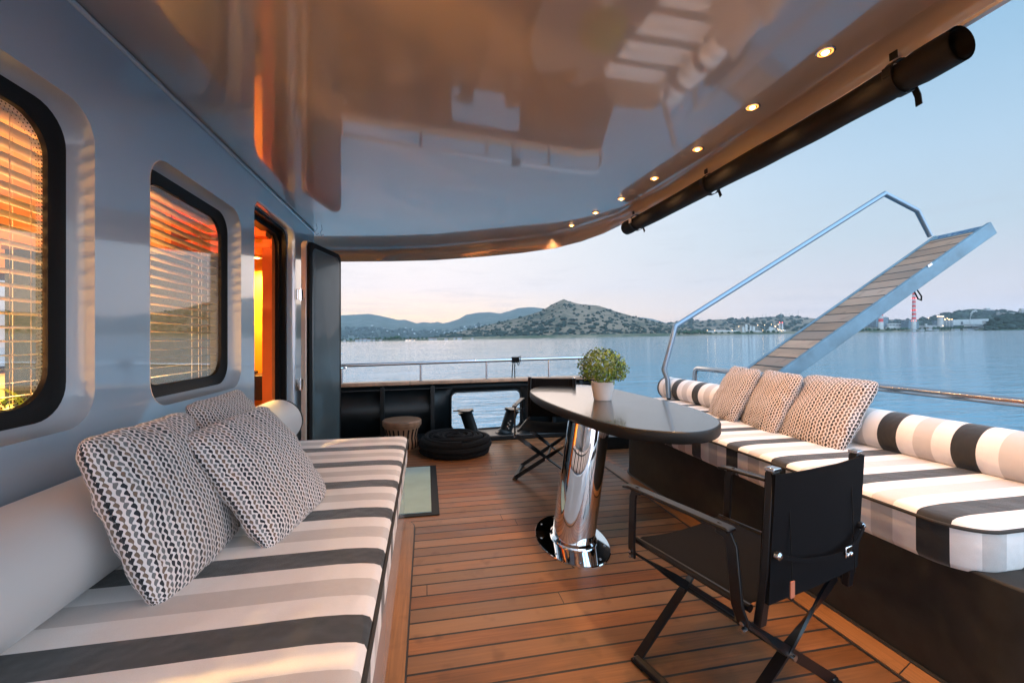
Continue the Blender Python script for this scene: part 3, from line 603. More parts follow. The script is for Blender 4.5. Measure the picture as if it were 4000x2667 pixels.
mb = MB(); mb.prism([(-1.9, 4.86), (.45, 4.93), (1.3, 4.97), (2.2, 4.97), (2.5, 5.5), (-1.9, 5.12)], 0, .06); T.part('waterway', mb, MT['black'], bevel=.01)
# starboard bulwark behind the sofa
T = Thing('bulwark', 'black side bulwark behind the right sofa', 'bulwark', (2.72, 2, 0))
mb = MB(); mb.box((2.72, 1.4, .25), (.06, 5.4, .6)); T.part('panel', mb, MT['black'], bevel=.01)
mb = MB(); mb.box((2.72, 1.4, .565), (.12, 5.4, .03)); T.part('cap_rail', mb, MT['caprail'], bevel=.006)
T = Thing('boarding_step', 'low dark step at the boarding gap beyond the table', 'step', (1.9, 4.5, 0))
mb = MB(); mb.prism([(1.62, 4.75), (1.9, 4.3), (2.4, 4.3), (2.4, 4.85)], 0, .14); T.part('tread', mb, MT['black'], bevel=.01)
mb = MB(); mb.tube([(1.62, 4.74, .145), (1.9, 4.29, .145)], .008, 8); T.part('edge_strip', mb, MT['steel'])

# stern rail
T = Thing('guard_rail', 'polished steel guard rail standing on the stern cap rail', 'railing', (.5, 5.4, .7))
mb = MB(); mb.tube([(-1.9, 5.02, .893)]+[(x, bwy(x)-.07, .90+.016*(x+1)) for x in [-1.0+.25*i for i in range(14)]]+[(2.32, 5.47, .93), (2.36, 5.46, .80), (2.36, 5.46, .70)], .022, 14); T.part('rail', mb, MT['steel'])
for x in (-1.55, -.955, -.065, .76, 1.62):
    mb = MB(); z = .90+.016*(x+1); mb.tube([(x, bwy(x)-.07, .695), (x, bwy(x)-.07, z)], .015, 12); p = T.part('post', mb, MT['steel'])
    mb = MB(); mb.lathe([(.03, 0), (.03, .006), (.018, .01)], (x, bwy(x)-.07, .699)); T.part('flange', mb, MT['steel'], parent=p)
T = Thing('rope', 'thin black rope knotted round the stern rail with two hanging ends', 'rope', (1.14, 5.42, .93))
x = 1.15; y = bwy(x)-.07; z = .935; mb = MB()
for k in range(7):
    xx = x-.045+.014*k; mb.tube([(xx+random.uniform(-.004, .004)*math.cos(a), y+.031*math.cos(a), z+.031*math.sin(a)) for a in [2*PI*j/12 for j in range(12)]], .008, 6, closed=True)
T.part('turns', mb, MT['rope'])
mb = MB(); mb.tube([(x-.03, y-.03, z), (x-.045, y-.04, z-.06), (x-.05, y-.035, z-.14), (x-.055, y-.035, z-.24)], .007, 6)
mb.tube([(x-.01, y-.03, z), (x-.02, y-.04, z-.08), (x-.018, y-.035, z-.16), (x-.016, y-.035, z-.24)], .007, 6); T.part('tail', mb, MT['rope'])
mb = MB(); mb.tube([(x+.02, y-.03, z+.03), (x+.06, y-.035, z+.05), (x+.055, y-.04, z-.02), (x+.03, y-.04, z-.07), (x+.01, y-.035, z-.03), (x+.03, y-.035, z+.02)], .006, 6, closed=True); T.part('loop', mb, MT['rope'])

# bollards on the sill
for i, (x, lean, lab) in enumerate([(.555, -.09, 'black mooring bollard leaning left, left of the two in the mooring port'), (.955, .09, 'black mooring bollard leaning right beside the far chair, right of the two')]):
    T = Thing('bollard', lab, 'bollard', (x, 5.1, .06), group='bollards in the mooring port'); c = Vector((x, 5.12, .06))
    tp = c+Vector((lean, 0, .275)); mb = MB(); mb.tube([c+(tp-c)*f for f in (0, .04, .1, .85, .93, 1)], [.105, .09, .074, .074, .082, .098], 24); T.part('post', mb, MT['black'])
    mb = MB(); sx = -1 if lean < 0 else 1
    mb.tube([tp, tp+Vector((0, 0, .014))], .102, 24); mb.box(tp+Vector((sx*.105*(1 if i == 0 else 1), 0, .008)), (.09, .06, .012)); T.part('cap', mb, MT['black'], bevel=.004)
    mb = MB(); mb.tube([c+Vector((0, 0, -.002)), c+Vector((0, 0, .008))], .125, 24); T.part('foot', mb, MT['black'])
    if i == 1:
        sc = mat('grey_letter', (.30, .28, .26), .7); mb = MB()  # pale flecks in place of the bollard's tiny lettering
        for q in range(5): mb.box(c+Vector((lean*(.45-.06*q)+.01*(-1)**q, -.0765, .15-.022*q)), (.018, .003, .012), (0, .3*q, 0))
        T.part('lettering_marks', mb, sc)

# rope coil
T = Thing('rope_coil', 'black mooring rope coiled in a fat flat stack on the deck', 'rope coil', (.30, 4.55, 0))
mb = MB()
for k, (rr, zz) in enumerate([(.33, .035), (.345, .085), (.33, .135)]):
    mb.tube([(.30+1.03*rr*math.cos(a)*(1+.02*math.sin(3*a+k)), 4.55+rr*.95*math.sin(a), zz+.008*math.sin(2*a+k)) for a in [2*PI*j/40 for j in range(40)]], .036, 10, closed=True)
mb.tube([(.30+(.05+.27*j/150)*math.cos(j*.2), 4.55+(.05+.26*j/150)*math.sin(j*.2), .165+.012*math.sin(j*.33)) for j in range(151)], .028, 8)
mb.lathe([(.31, .0), (.31, .14)], (.30, 4.55, 0))
m = MT['rope']; T.part('coil', mb, m)

# drum stool
T = Thing('drum_stool', 'small wooden drum stool with dark slats by the black bulwark', 'stool', (-.265, 4.86, 0))
mb = MB(); mb.lathe([(.205, .245), (.212, .255), (.212, .30), (.204, .31), (.05, .313)], n=40); T.part('top', mb, MT['oak'], world=False)
mb = MB(); mb.lathe([(.17, 0), (.178, .06), (.168, .12), (.175, .17), (.198, .245)], n=40); T.part('body', mb, MT['oak'], world=False)
for k in range(22):
    a = 2*PI*k/22; mb = MB(); mb.bar([((r+.001)*math.cos(a), (r+.001)*math.sin(a), z) for r, z in [(.172, .01), (.179, .06), (.169, .12), (.176, .17), (.194, .225)]], .016, .006, up=(-math.sin(a), math.cos(a), 0)); T.part('slat', mb, MT['rubber'], world=False)

# doormat
T = Thing('doormat', 'pale green doormat with a dark rubber border beside the open door', 'doormat', (-.3, 3.5, 0))
mb = MB(); mb.box((-.30, 3.505, .004), (.78, 1.15, .008)); T.part('border', mb, MT['rubber'], bevel=.003)
mb = MB(); mb.box((-.315, 3.505, .0095), (.70, 1.06, .009)); T.part('pile', mb, MT['mat'])

# ================================================================== cabin
XW = -1.05
CAB = Thing('cabin', 'glossy grey-white cabin side with rounded windows and an open doorway', 'boat cabin', (XW, 1.5, 0))
w1 = rrect(.76, .93, 1.605, 1.93, .11, 8); w2 = rrect(1.885, .93, 2.705, 1.93, .11, 8); w0 = rrect(-.35, .93, .48, 1.93, .11, 8)
dr = rrect(2.90, .04, 3.74, 2.09, .10, 8)
mb = slab([(-1.2, 0), (4.32, 0), (4.32, 2.228), (-1.2, 2.228)], [w0, w1, w2, dr], XW, .02, 'wall', None, None, None)
CAB.part('wall', mb, MT['gelcoat'], smooth=0)
mb = MB(); mb.tube([(XW+.004, -1.2, 2.218), (XW+.004, 4.30, 2.218)], .010, 8); CAB.part('gutter_bead', mb, MT['gelcoat'])
def inset(loop, cx, cy_, k):       # move the outline inwards by k
    r = []
    for a, z in loop: r.append((a-math.copysign(k, a-cx), z-math.copysign(k, z-cy_)))
    return r
def ring(mb, loops): mb.loft([[Vector((x, a, z)) for a, z in l] for x, l in loops], True, False, False)
for wl, cyy in ((w0, .065), (w1, 1.1825), (w2, 2.295)):
    cz = 1.43
    mb = MB(); ring(mb, [(XW+.0015, wl), (XW-.002, inset(wl, cyy, cz, .001)), (XW-.018, inset(wl, cyy, cz, .003)), (XW-.034, inset(wl, cyy, cz, .008)), (XW-.048, inset(wl, cyy, cz, .016)), (XW-.060, inset(wl, cyy, cz, .030))])
    wf = CAB.part('window_recess', mb, MT['recess'], smooth=60)
    mb = MB(); ring(mb, [(XW-.064, inset(wl, cyy, cz, .019)), (XW-.057, inset(wl, cyy, cz, .028)), (XW-.066, inset(wl, cyy, cz, .040)), (XW-.070, inset(wl, cyy, cz, .075)), (XW-.082, inset(wl, cyy, cz, .078)), (XW-.088, inset(wl, cyy, cz, .07)), (XW-.09, inset(wl, cyy, cz, .0))])
    fr_ = CAB.part('window_frame', mb, MT['rubber'], smooth=50)
    g = inset(wl, cyy, cz, .078); mb = MB(); mb.add([Vector((XW-.078, a, z)) for a, z in g], [tuple(range(len(g)))])
    CAB.part('pane', mb, MT['glass'], parent=fr_, smooth=0)
    if wl is not w0:       # printed dots round the edge of the pane
        mb = MB()
        for q, k in enumerate((.084, .093, .102)):
            g = inset(wl, cyy, cz, k); L = sum((Vector(g[i])-Vector(g[i-1])).length for i in range(len(g))); n = int(L/.0115); acc = 0; i = 0
            for j in range(n):
                s = L*(j+.5*(q % 2))/n
                while True:
                    sg = (Vector(g[(i+1) % len(g)])-Vector(g[i])).length
                    if acc+sg >= s or i > 2*len(g): break
                    acc += sg; i = (i+1) % len(g)
                p = Vector(g[i]).lerp(Vector(g[(i+1) % len(g)]), (s-acc)/max(sg, 1e-6)); rr = (.0030, .0023, .0016)[q]
                mb.add([Vector((XW-.0795, p.x+rr*math.cos(a), p.y+rr*math.sin(a))) for a in [2*PI*h/6 for h in range(6)]], [tuple(range(6))])
        CAB.part('frit_dots', mb, MT['rubber'], parent=fr_, smooth=0)
mb = MB(); cyy, cz = 3.32, 1.065
ring(mb, [(XW, dr), (XW-.006, inset(dr, cyy, cz, .006)), (XW-.02, inset(dr, cyy, cz, .009)), (XW-.08, inset(dr, cyy, cz, .012))]); df = CAB.part('door_frame', mb, MT['gelcoat'], smooth=60)
mb = MB(); ring(mb, [(XW-.06, inset(dr, cyy, cz, .011)), (XW-.06, inset(dr, cyy, cz, .035)), (XW-.10, inset(dr, cyy, cz, .035)), (XW-.10, inset(dr, cyy, cz, .07)), (XW-.17, inset(dr, cyy, cz, .07)), (XW-.17, inset(dr, cyy, cz, .01))]); CAB.part('door_seal', mb, MT['rubber'], parent=df)
# open door leaf
h0 = Vector((-.985, 3.76, 0)); h1 = Vector((-.845, 4.38, 0)); dv = (h1-h0).normalized(); nv = Vector((dv.y, -dv.x, 0)); L = (h1-h0).length
o2 = rrect(0, .10, L, 2.03, .06, 6)
mb = MB(); P = lambda q, a, z: h0+dv*a+nv*q+Vector((0, 0, z))
mb.loft([[P(-.03, a, z) for a, z in o2], [P(.012, a, z) for a, z in o2]]); leaf = CAB.part('door_leaf', mb, MT['cream'], bevel=.004)
mb = MB(); i1 = inset(o2, L/2, 1.065, .012); i2 = inset(o2, L/2, 1.065, .04)
mb.loft([[P(.013, a, z) for a, z in i1], [P(.034, a, z) for a, z in i1], [P(.038, a, z) for a, z in inset(o2, L/2, 1.065, .018)], [P(.038, a, z) for a, z in inset(o2, L/2, 1.065, .05)]]); CAB.part('door_seal_pad', mb, MT['rubber'], parent=leaf, smooth=50)
mb = MB(); mb.loft([[P(.036, a, z) for a, z in inset(o2, L/2, 1.065, .055)], [P(.042, a, z) for a, z in inset(o2, L/2, 1.065, .060)], [P(.045, a, z) for a, z in inset(o2, L/2, 1.065, .075)]]); CAB.part('door_padding', mb, MT['doorleaf'], parent=leaf, smooth=50)
mb = MB(); mb.box(P(.0, L+.004, .98), (.03, .012, .28), Matrix.Rotation(math.atan2(dv.y, dv.x)-PI/2, 3, 'Z')); mb.tube([P(.02, L+.01, .92), P(.05, L+.05, .92), P(.07, L+.03, .93), P(.09, L-.02, .93)], .008, 8); mb.tube([P(.02, L+.01, 1.06), P(.03, L+.03, 1.06)], .006, 8); CAB.part('door_handle', mb, MT['chrome'], parent=leaf)
for z in (1.52, .78):
    mb = MB(); mb.cyl((-1.018, 3.765, z), (-1.018, 3.765, z+.10), .010); mb.box((-1.035, 3.75, z+.05), (.006, .05, .085)); mb.box((-1.0, 3.785, z+.05), (.006, .05, .085)); CAB.part('hinge', mb, MT['chrome'], parent=leaf)
# interior room
mb = MB(); mb.box((-2.7, 1.5, -.01), (3.15, 6.0, .04)); CAB.part('interior_floor', mb, MT['intfloor'])
mb = MB(); mb.box((-2.7, 1.5, 2.16), (3.1, 6.0, .04)); CAB.part('interior_ceiling', mb, MT['intwall'])
mb = MB(); wp = rrect(-3.7, .95, -2.35, 1.72, .12, 6)
bm = bmesh.new()
def lp2(pts):
    vs = [bm.verts.new((a, 0, z)) for a, z in pts]; return [bm.edges.new((vs[i], vs[(i+1) % len(vs)])) for i in range(len(vs))]
ed = lp2([(-4.2, 0), (-1.72, 0), (-1.72, 2.15), (-4.2, 2.15)])+lp2(wp); bmesh.ops.triangle_fill(bm, use_beauty=True, edges=ed); bm.verts.index_update()
mb.add([Vector((v.co.x, 4.28, v.co.z)) for v in bm.verts], [tuple(v.index for v in f.verts) for f in bm.faces]); bm.free()
CAB.part('interior_bulkhead', mb, MT['intwall'], smooth=0)
mb = MB(); mb.tube([(a, 4.27, z) for a, z in wp], .03, 8, closed=True); CAB.part('far_window_frame', mb, MT['rubber'])
bm = bmesh.new(); hs = [rrect(y0, .95, y0+1.0, 1.75, .12, 6) for y0 in (-.6, .8, 2.2)]
ed = [e for l in [lp2([(-1.5, 0), (4.3, 0), (4.3, 2.15), (-1.5, 2.15)])]+[lp2(h) for h in hs] for e in l]; bmesh.ops.triangle_fill(bm, use_beauty=True, edges=ed); bm.verts.index_update()
mb = MB(); mb.add([Vector((-4.2, v.co.x, v.co.z)) for v in bm.verts], [tuple(v.index for v in f.verts) for f in bm.faces]); bm.free(); CAB.part('far_side_wall', mb, MT['intwall'], smooth=0)
mb = MB(); mb.box((-2.7, -1.45, 1.07), (3.1, .04, 2.15)); CAB.part('interior_bulkhead', mb, MT['intwall'])
mb = MB(); mb.box((-1.47, 4.2, 1.07), (.60, .05, 2.15)); mb.box((-1.85, 3.9, 1.07), (.04, .75, 2.15)); CAB.part('orange_panel', mb, MT['orangelit']); mb = MB(); mb.box((-1.75, 2.87, .85), (1.08, .03, 1.7)); CAB.part('backing_partition', mb, mat('dim_backing', (.008, .013, .016), .6, spec=.1)); mb = MB(); mb.box((-1.75, 2.87, 1.71), (1.10, .05, .02)); CAB.part('partition_cap', mb, MT['darkwood'])  # added partition, near-black to stand in for the dim interior behind the glass
mb = MB(); mb.box((-1.215, 3.64, 1.05), (.07, .07, 2.14)); mb.box((-1.5, 3.75, 1.93), (.62, .3, .035)); mb.box((-1.5, 3.55, 2.06), (.62, .10, .16)); CAB.part('orange_post', mb, MT['orange'])
mb = MB(); mb.box((-1.53, 4.0, .80), (.55, .34, .20)); CAB.part('desk', mb, MT['darkwood'], bevel=.004)
mb = MB(); mb.box((-1.41, 3.86, .35), (.02, .02, .70)); CAB.part('desk_leg', mb, MT['darkwood'])
mb = MB(); mb.box((-1.45, 3.99, .92), (.05, .06, .03)); CAB.part('desk_box', mb, MT['darkwood'], bevel=.008)
# venetian blinds
for y0, y1, lab in ((.84, 1.72, 'cream venetian blind behind the nearest cabin window'), (1.90, 2.83, 'cream venetian blind behind the middle cabin window')):
    t = Thing('venetian_blind', lab, 'blind', (XW-.2, (y0+y1)/2, .9)); z = .98
    while z < 1.90:
        mb = MB(); mb.box((XW-.205, (y0+y1)/2, z), (.048, y1-y0, .002), (0, R(-5), 0)); t.part('slat', mb, MT['blind'], smooth=0); z += .043
    mb = MB(); mb.box((XW-.205, (y0+y1)/2, 1.905), (.055, y1-y0, .03)); t.part('head_rail', mb, MT['blind'])
    mb = MB()
    for yy in (y0+.08, y1-.17, y1-.10):
        for dx in (-.024, .024): mb.tube([(XW-.205+dx, yy, .95), (XW-.205+dx, yy, 1.9)], .0012, 4)
    t.part('cord', mb, MT['blind'])
# house plants in the cabin
def strappy(name, c, n, L, lab, spread=1.):
    t = Thing(name, lab, 'plant', (c[0], c[1], 0)); mb = MB()
    for i in range(n):
        a = random.uniform(0, 2*PI); l = L*random.uniform(.6, 1.1); up = random.uniform(.5, 1.1); p = Vector(c)+Vector((random.uniform(-.06, .06), random.uniform(-.1, .1), 0)); pts = []
        d = Vector((math.cos(a)*.55, math.sin(a), 0))*spread; vz = up
        for j in range(9):
            pts.append(p.copy()); p += (d*.5+Vector((0, 0, vz)))*(l/9); vz -= .26
        vs = []; wd = .011*random.uniform(.7, 1.2); sd_ = d.cross(Vector((0, 0, 1))).normalized()
        for j, q in enumerate(pts):
            k = wd*math.sin(PI*min(1, (j+.8)/9.2))**.5; vs += [q-sd_*k, q+Vector((0, 0, -.003)), q+sd_*k]
        fs = []
        for j in range(8): fs += [(3*j, 3*j+1, 3*j+4, 3*j+3), (3*j+1, 3*j+2, 3*j+5, 3*j+4)]
        mb.add(vs, fs)
    t.part('foliage', mb, MT['leaf']); mb = MB(); mb.lathe([(.10, .35), (.14, .62), (.13, .63), (.12, .60)], (c[0], c[1], 0)); t.part('pot', mb, MT['darkwood'])
    mb = MB(); mb.box((c[0], c[1], .17), (.3, .3, .34)); t.part('stand', mb, MT['darkwood'])
strappy('house_plant', (-1.52, 2.02, .78), 110, .80, 'leafy strap-leaved plant seen behind the nearest cabin window')
strappy('house_plant', (-1.50, 2.50, .74), 22, .36, 'strap-leaved plant low behind the middle cabin window', .8)
# cabin lamps
def downlight(x, y, z, name, lab, cat, group, power, r=.022, spot=True, col=(1, .60, .28), blend=.6, size=150):
    t = Thing(name, lab, cat, (x, y, z), group=group)
    mb = MB(); mb.lathe([(r, .002), (r+.012, -.001), (r+.012, -.006), (r, -.007)], n=20); t.part('rim', mb, MT['warmrim'], world=False)
    mb = MB(); mb.lathe([(.0005, -.016), (r*.4, -.0145), (r*.7, -.009), (r*.8, -.001)], n=14); t.part('bulb', mb, MT['bulb'], world=False)
    mb = MB(); mb.lathe([(r*.8, -.003), (r*1.05, -.0075), (r*1.35, -.008), (r*1.4, -.002)], n=20); t.part('glare_ring', mb, MT['glarering'], world=False)
    l = bpy.data.lights.new('lamp_light', 'SPOT' if spot else 'POINT'); l.energy = power; l.color = col; l.shadow_soft_size = .02
    if spot: l.spot_size = R(size); l.spot_blend = blend
    lo = bpy.data.objects.new('lamp_light', l); C.objects.link(lo); lo.parent = t.o; lo.location = (0, 0, -.03)
    return t
for i, (x, y, e) in enumerate([(-2.1, .8, 620), (-2.1, 1.9, 560), (-3.0, 1.6, 340), (-1.42, 3.98, 130), (-3.0, 3.2, 160)]):
    downlight(x, y, 2.138 if i != 3 else 1.905, 'cabin_downlight', ['round ceiling lamp inside the cabin by the nearest window', 'round ceiling lamp inside the cabin by the middle window', 'ceiling lamp deep inside the cabin', 'small lamp lighting the orange panel inside the doorway', 'ceiling lamp at the far end of the cabin', 'ceiling lamp at the forward end of the cabin', 'ceiling lamp forward of the nearest window inside the cabin'][i], 'ceiling lamp', 'lamps inside the cabin', e, .03, col=(1, .60, .22) if i != 3 else (1, .62, .16))

for i, (x, y) in enumerate([(-2.2, -.65), (-2.25, .45)]):
    t = Thing('table_lamp', ['lit table lamp inside the cabin forward of the nearest window', 'lit table lamp inside the cabin between the forward windows'][i], 'table lamp', (x, y, 0), group='table lamps inside the cabin')
    mb = MB(); mb.lathe([(.22, 0), (.22, .02), (.03, .04), (.03, .68), (.25, .70), (.25, .73)]); t.part('side_table', mb, MT['darkwood'], world=False)
    mb = MB(); mb.lathe([(.07, .731), (.02, .76), (.012, .96)]); t.part('stem', mb, MT['warmrim'], world=False)
    mb = MB(); mb.lathe([(.045, 1.03), (.03, 1.0), (.015, .97)]); t.part('bulb', mb, MT['bulb'], world=False)
    l = bpy.data.lights.new('lamp_light', 'POINT'); l.energy = 200; l.color = (1, .44, .10); l.shadow_soft_size = .06; lo = bpy.data.objects.new('lamp_light', l); C.objects.link(lo); lo.parent = t.o; lo.location = (0, 0, 1.10)

# ================================================================== overhead deck (ceiling)
out_ = [(1.58, -1.6), (1.600, .2), (1.611, .905), (1.637, 1.463), (1.655, 2.004), (1.65, 2.6), (1.60, 3.2), (1.53, 3.5), (1.42, 3.76), (1.25, 4.0), (.967, 4.221), (.6, 4.47), (.1, 4.775), (-.4, 4.95), (-.966, 5.09), (-1.8, 5.2), (-4.6, 5.2)]
def drop(y, x): return lerp(.05, .145, min(1, max(0, (y-2.9)/1.4)))
loops = []
for k, (ins, dz) in enumerate([(.16, 0), (.11, .03), (.05, .28), (.015, .7), (0, 1), (-.012, 1.0), (-.012, -.6), (.0, -1)]):
    l = []
    for i, (x, y) in enumerate(out_):
        a = Vector(out_[max(0, i-1)]); b = Vector(out_[min(len(out_)-1, i+1)]); d = (b-a).normalized(); n = Vector((-d.y, d.x))   # inward
        q = Vector((x, y))+n*ins*(1 if y > 3.2 else .6); D_ = drop(y, x)
        z = 2.228-D_*dz if dz >= 0 else 2.228+(.12 if dz == -1 else .09)
        l.append(Vector((q.x, q.y, z)))
    loops.append(l)
mb = MB(); mb.loft(loops, closed=False)
inner = loops[0]; n = len(inner)
base = [Vector((-4.6, p.y, 2.228)) for p in inner]
mb.loft([inner, base], closed=False)
topl = loops[-1]; mb.loft([topl, [Vector((-4.6, p.y, p.z)) for p in topl]], closed=False)
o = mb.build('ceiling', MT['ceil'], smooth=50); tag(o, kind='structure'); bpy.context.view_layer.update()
# downlights
LT = [(1.394, 1.253), (1.408, 1.613), (1.429, 2.027), (1.42, 2.449), (1.391, 2.853), (1.34, 3.208), (1.278, 3.607), (1.202, 3.98)]
LL = ['nearest ceiling downlight along the roof edge, brightest of the row', 'second nearest downlight of the row along the roof edge', 'third nearest downlight of the row along the roof edge', 'fourth nearest downlight, beside the middle of the rolled awning', 'fifth nearest downlight, beside the far end of the rolled awning', 'sixth nearest downlight, just past the rolled awning', 'second farthest downlight of the row, near the curved stern edge', 'farthest ceiling downlight by the curved stern edge']
for (x, y), lab in zip(LT, LL): downlight(x, y, 2.228, 'downlight', lab, 'ceiling lamp', 'downlights along the roof edge', 19, .018, col=(1, .52, .22), size=120)
for (x, y) in [(1.39, .85), (1.38, .4)]: downlight(x, y, 2.228, 'downlight', 'ceiling downlight above the camera end of the deck', 'ceiling lamp', 'downlights along the roof edge', 34, .018, col=(1, .52, .22), size=120)

# rolled awning
T = Thing('rolled_awning', 'rolled black awning strapped under the right roof edge', 'awning', (1.62, 1.0, 2.09))
A0 = Vector((1.600, .99, 2.104)); A1 = Vector((1.585, 3.15, 2.10)); mb = MB(); pts = []; rs = []
for i in range(41):
    f = i/40; p = A0.lerp(A1, f); p.x += .03*math.sin(f*PI); p.z -= .004*math.sin(f*9); pts.append(p); rs.append(.054+.004*noise.noise(Vector((f*9, 0, 0)))-(.006 if abs(f-.55) < .02 or abs(f-.93) < .02 or abs(f-.08) < .02 else 0))
mb.tube(pts, rs, 24, cap=False); mb.tube(pts[:3], [.047]*3, 20, cap=False); mb.tube([pts[4], pts[5]], .045, 20); mb.tube([pts[-2], pts[-1]-Vector((0, .006, 0))], .053, 24)
roll = T.part('roll', mb, MT['awning'])
for f in (.08, .55, .93):
    p = A0.lerp(A1, f); p.x += .03*math.sin(f*PI); mb = MB()
    mb.bar([p+Vector((.060*math.cos(a), 0, .060*math.sin(a))) for a in [2*PI*j/20 for j in range(21)]], .028, .003, up=(0, 1, 0))
    mb.bar([p+Vector((-.03, 0, .06)), p+Vector((-.032, 0, .085))], .025, .004, up=(0, 1, 0))
    mb.bar([p+Vector((.045, -.01, -.035)), p+Vector((.054, -.015, -.065)), p+Vector((.052, -.02, -.10 if f < .2 else -.072))], .02, .003, up=(0, 1, 0)); st = T.part('strap', mb, MT['rubber'])
    mb = MB(); mb.box(p+Vector((-.058, 0, .01)), (.012, .03, .035)); T.part('buckle', mb, MT['rubber'] if f < .9 else MT['whitevinyl'], parent=st, bevel=.003)
mb = MB(); mb.bar([Vector((x+.002, y, 2.165)) for x, y in [(1.603, .60), (1.611, .905), (1.637, 1.463), (1.655, 2.004), (1.65, 2.6), (1.60, 3.2), (1.585, 3.27)]], .012, .022, up=(0, 0, 1)); T.part('track', mb, MT['cream'])
mb = MB()
T2 = Thing('hook', 'small dark steel hooks hanging from the ceiling above the door', 'hook', (-.93, 4.1, 2.2))
for k in range(2):
    b_ = Vector((-.955+.035*k, 4.02+.03*k, 2.226)); mb.tube([b_, b_+Vector((.005, 0, -.04)), b_+Vector((-.01, 0, -.07)), b_+Vector((.0, 0, -.10)), b_+Vector((.02, 0, -.085))], .0035, 6)
T2.part('hook_pair', mb, MT['steel'])

# ================================================================== sofas
def cushion(mb, x0, y0, x1, y1, z0, z1, rc, phase_side, crown=.012, n=10, corners=(1, 1, 1, 1), er=.035, front='-x'):
    """box cushion with rounded corners; UV.x = distance along the stripes' repeat (y on top, perimeter on the band)"""
    def outl(i):
        r = max(.004, rc-i); return rrect(x0+i, y0+i, x1-i, y1-i, r, n)
    prof = [(.012, z0), (0, z0+.02), (0, z1-er), (er*.3, z1-er*.3), (er, z1), (er*2.5, z1+crown*.6), (er*5, z1+crown)]
    base = outl(0); N = len(base)
    # perimeter coordinate, equal to y along the long front edge, carried round the corners
    def ucoord(pts):
        us = [0]*N; fi = max(range(N), key=lambda i: 0)
        # start at the middle of the front edge
        fx = x0 if front == '-x' else x1
        st = min(range(N), key=lambda i: (abs(pts[i][0]-fx) > 1e-4, abs(pts[i][1]-(y0+y1)/2)))
        us[st] = pts[st][1]
        for dr_ in (1, -1):
            i = st; sgn = None
            for k in range(N-1):
                j = (i+dr_) % N
                if (dr_ == -1 and k > N//2): break
                dd = math.hypot(pts[j][0]-pts[i][0], pts[j][1]-pts[i][1])
                if sgn is None: sgn = 1 if pts[j][1] > pts[i][1] else -1
                if dr_ == 1 and k > N//2: break
                us[j] = us[i]+sgn*dd; i = j
        return us
    us = ucoord(base); vs = []; uvs = []
    loops = []
    for k, (i, z) in enumerate(prof):
        l = outl(i); loops.append([Vector((a, b, z)) for a, b in l])
        for q, (a, b) in enumerate(l): uvs.append((us[q] if z <= z1-er+1e-6 else b, a))
    # duplicate ring at the piping so that band and top stripes meet there without smearing
    k = 2; loops.insert(k+1, [p.copy() for p in loops[k]]); ring_uv = [(p.y, p.x) for p in loops[k+1]]
    uvs = uvs[:(k+1)*N]+ring_uv+uvs[(k+1)*N:]
    o = len(mb.v)
    mb.loft(loops, uvs=uvs)
    return [Vector((a, b, z1-er)) for a, b in outl(-.002)]
# left sofa
LS = Thing('sofa', 'long left sofa with striped seat cushion and grey bolster along the cabin wall', 'sofa', (-.6, 0, 0))
mb = MB(); mb.box((-.60, 1.1, .2), (.92, 3.5, .40)); LS.part('base', mb, MT['gelcoat'], bevel=.02)
mb = MB(); rg = cushion(mb, -1.045, -1.0, -.12, 2.885, .40, .568, .05, 0, er=.024, crown=.008); cu = LS.part('seat_cushion', mb, MT['stripeL'], smooth=60)
mb = MB(); mb.tube(rg, .0065, 8, closed=True); LS.part('piping', mb, MT['piping'], parent=cu)
def bolster(T, a, b, r, m, name='bolster', stripe=None):
    a, b = Vector(a), Vector(b); n = 60; mb = MB(); pts = []; rs = []
    L = (b-a).length; N = max(20, int(L/.03))
    for i, (f, k) in enumerate([(0, .01), (0, .8), (.012/L, .94), (.035/L, 1)]+[(j/N, 1) for j in range(2, N-1)]+[(1-.035/L, 1), (1-.012/L, .94), (1, .8), (1, .01)]):
        c = a.lerp(b, f); rr = r*k*(1+.012*noise.noise(c*3))
        pts.append([c+Vector((math.cos(t)*rr, 0, math.sin(t)*rr*.97)) for t in [2*PI*j/32 for j in range(32)]])
    mb.loft(pts, uvs=[(p.y, 0) for l in pts for p in l]); o = T.part(name, mb, m, smooth=50)
    for f, s in ((.01/L, 1), (1-.01/L, -1)):
        c = a.lerp(b, f); mb = MB(); mb.tube([c+Vector((math.cos(t)*r*.955, 0, math.sin(t)*r*.925)) for t in [2*PI*j/32 for j in range(32)]], .006, 6, closed=True); T.part('piping', mb, MT['piping'], parent=o)
    return o
bolster(LS, (-.905, -.9, .69), (-.905, 2.90, .69), .14, MT['whitevinyl'])
# right sofa
RS = Thing('sofa', 'long right sofa with black base, striped cushion and striped bolster by the sea rail', 'sofa', (2.2, 0, 0))
mb = MB(); mb.prism(rrect(1.765, .72, 2.66, 3.70, .30, 12), .0, .44); RS.part('base', mb, MT['blackmatte'], bevel=.008)
mb = MB(); mb.tube([(a, b, .012) for a, b in rrect(1.758, .713, 2.667, 3.707, .307, 12)], .008, 6, closed=True); RS.part('skirting', mb, MT['caulk'])
mb = MB(); rg = cushion(mb, 1.715, 1.03, 2.66, 4.02, .43, .598, .13, 0, n=14, er=.024, crown=.008); cu = RS.part('seat_cushion', mb, MT['stripeR'], smooth=60)
mb = MB(); mb.tube(rg, .0065, 8, closed=True); LSp = RS.part('piping', mb, MT['piping'], parent=cu)
bolster(RS, (2.50, 1.0, .693), (2.50, 4.06, .693), .118, MT['stripeR'])
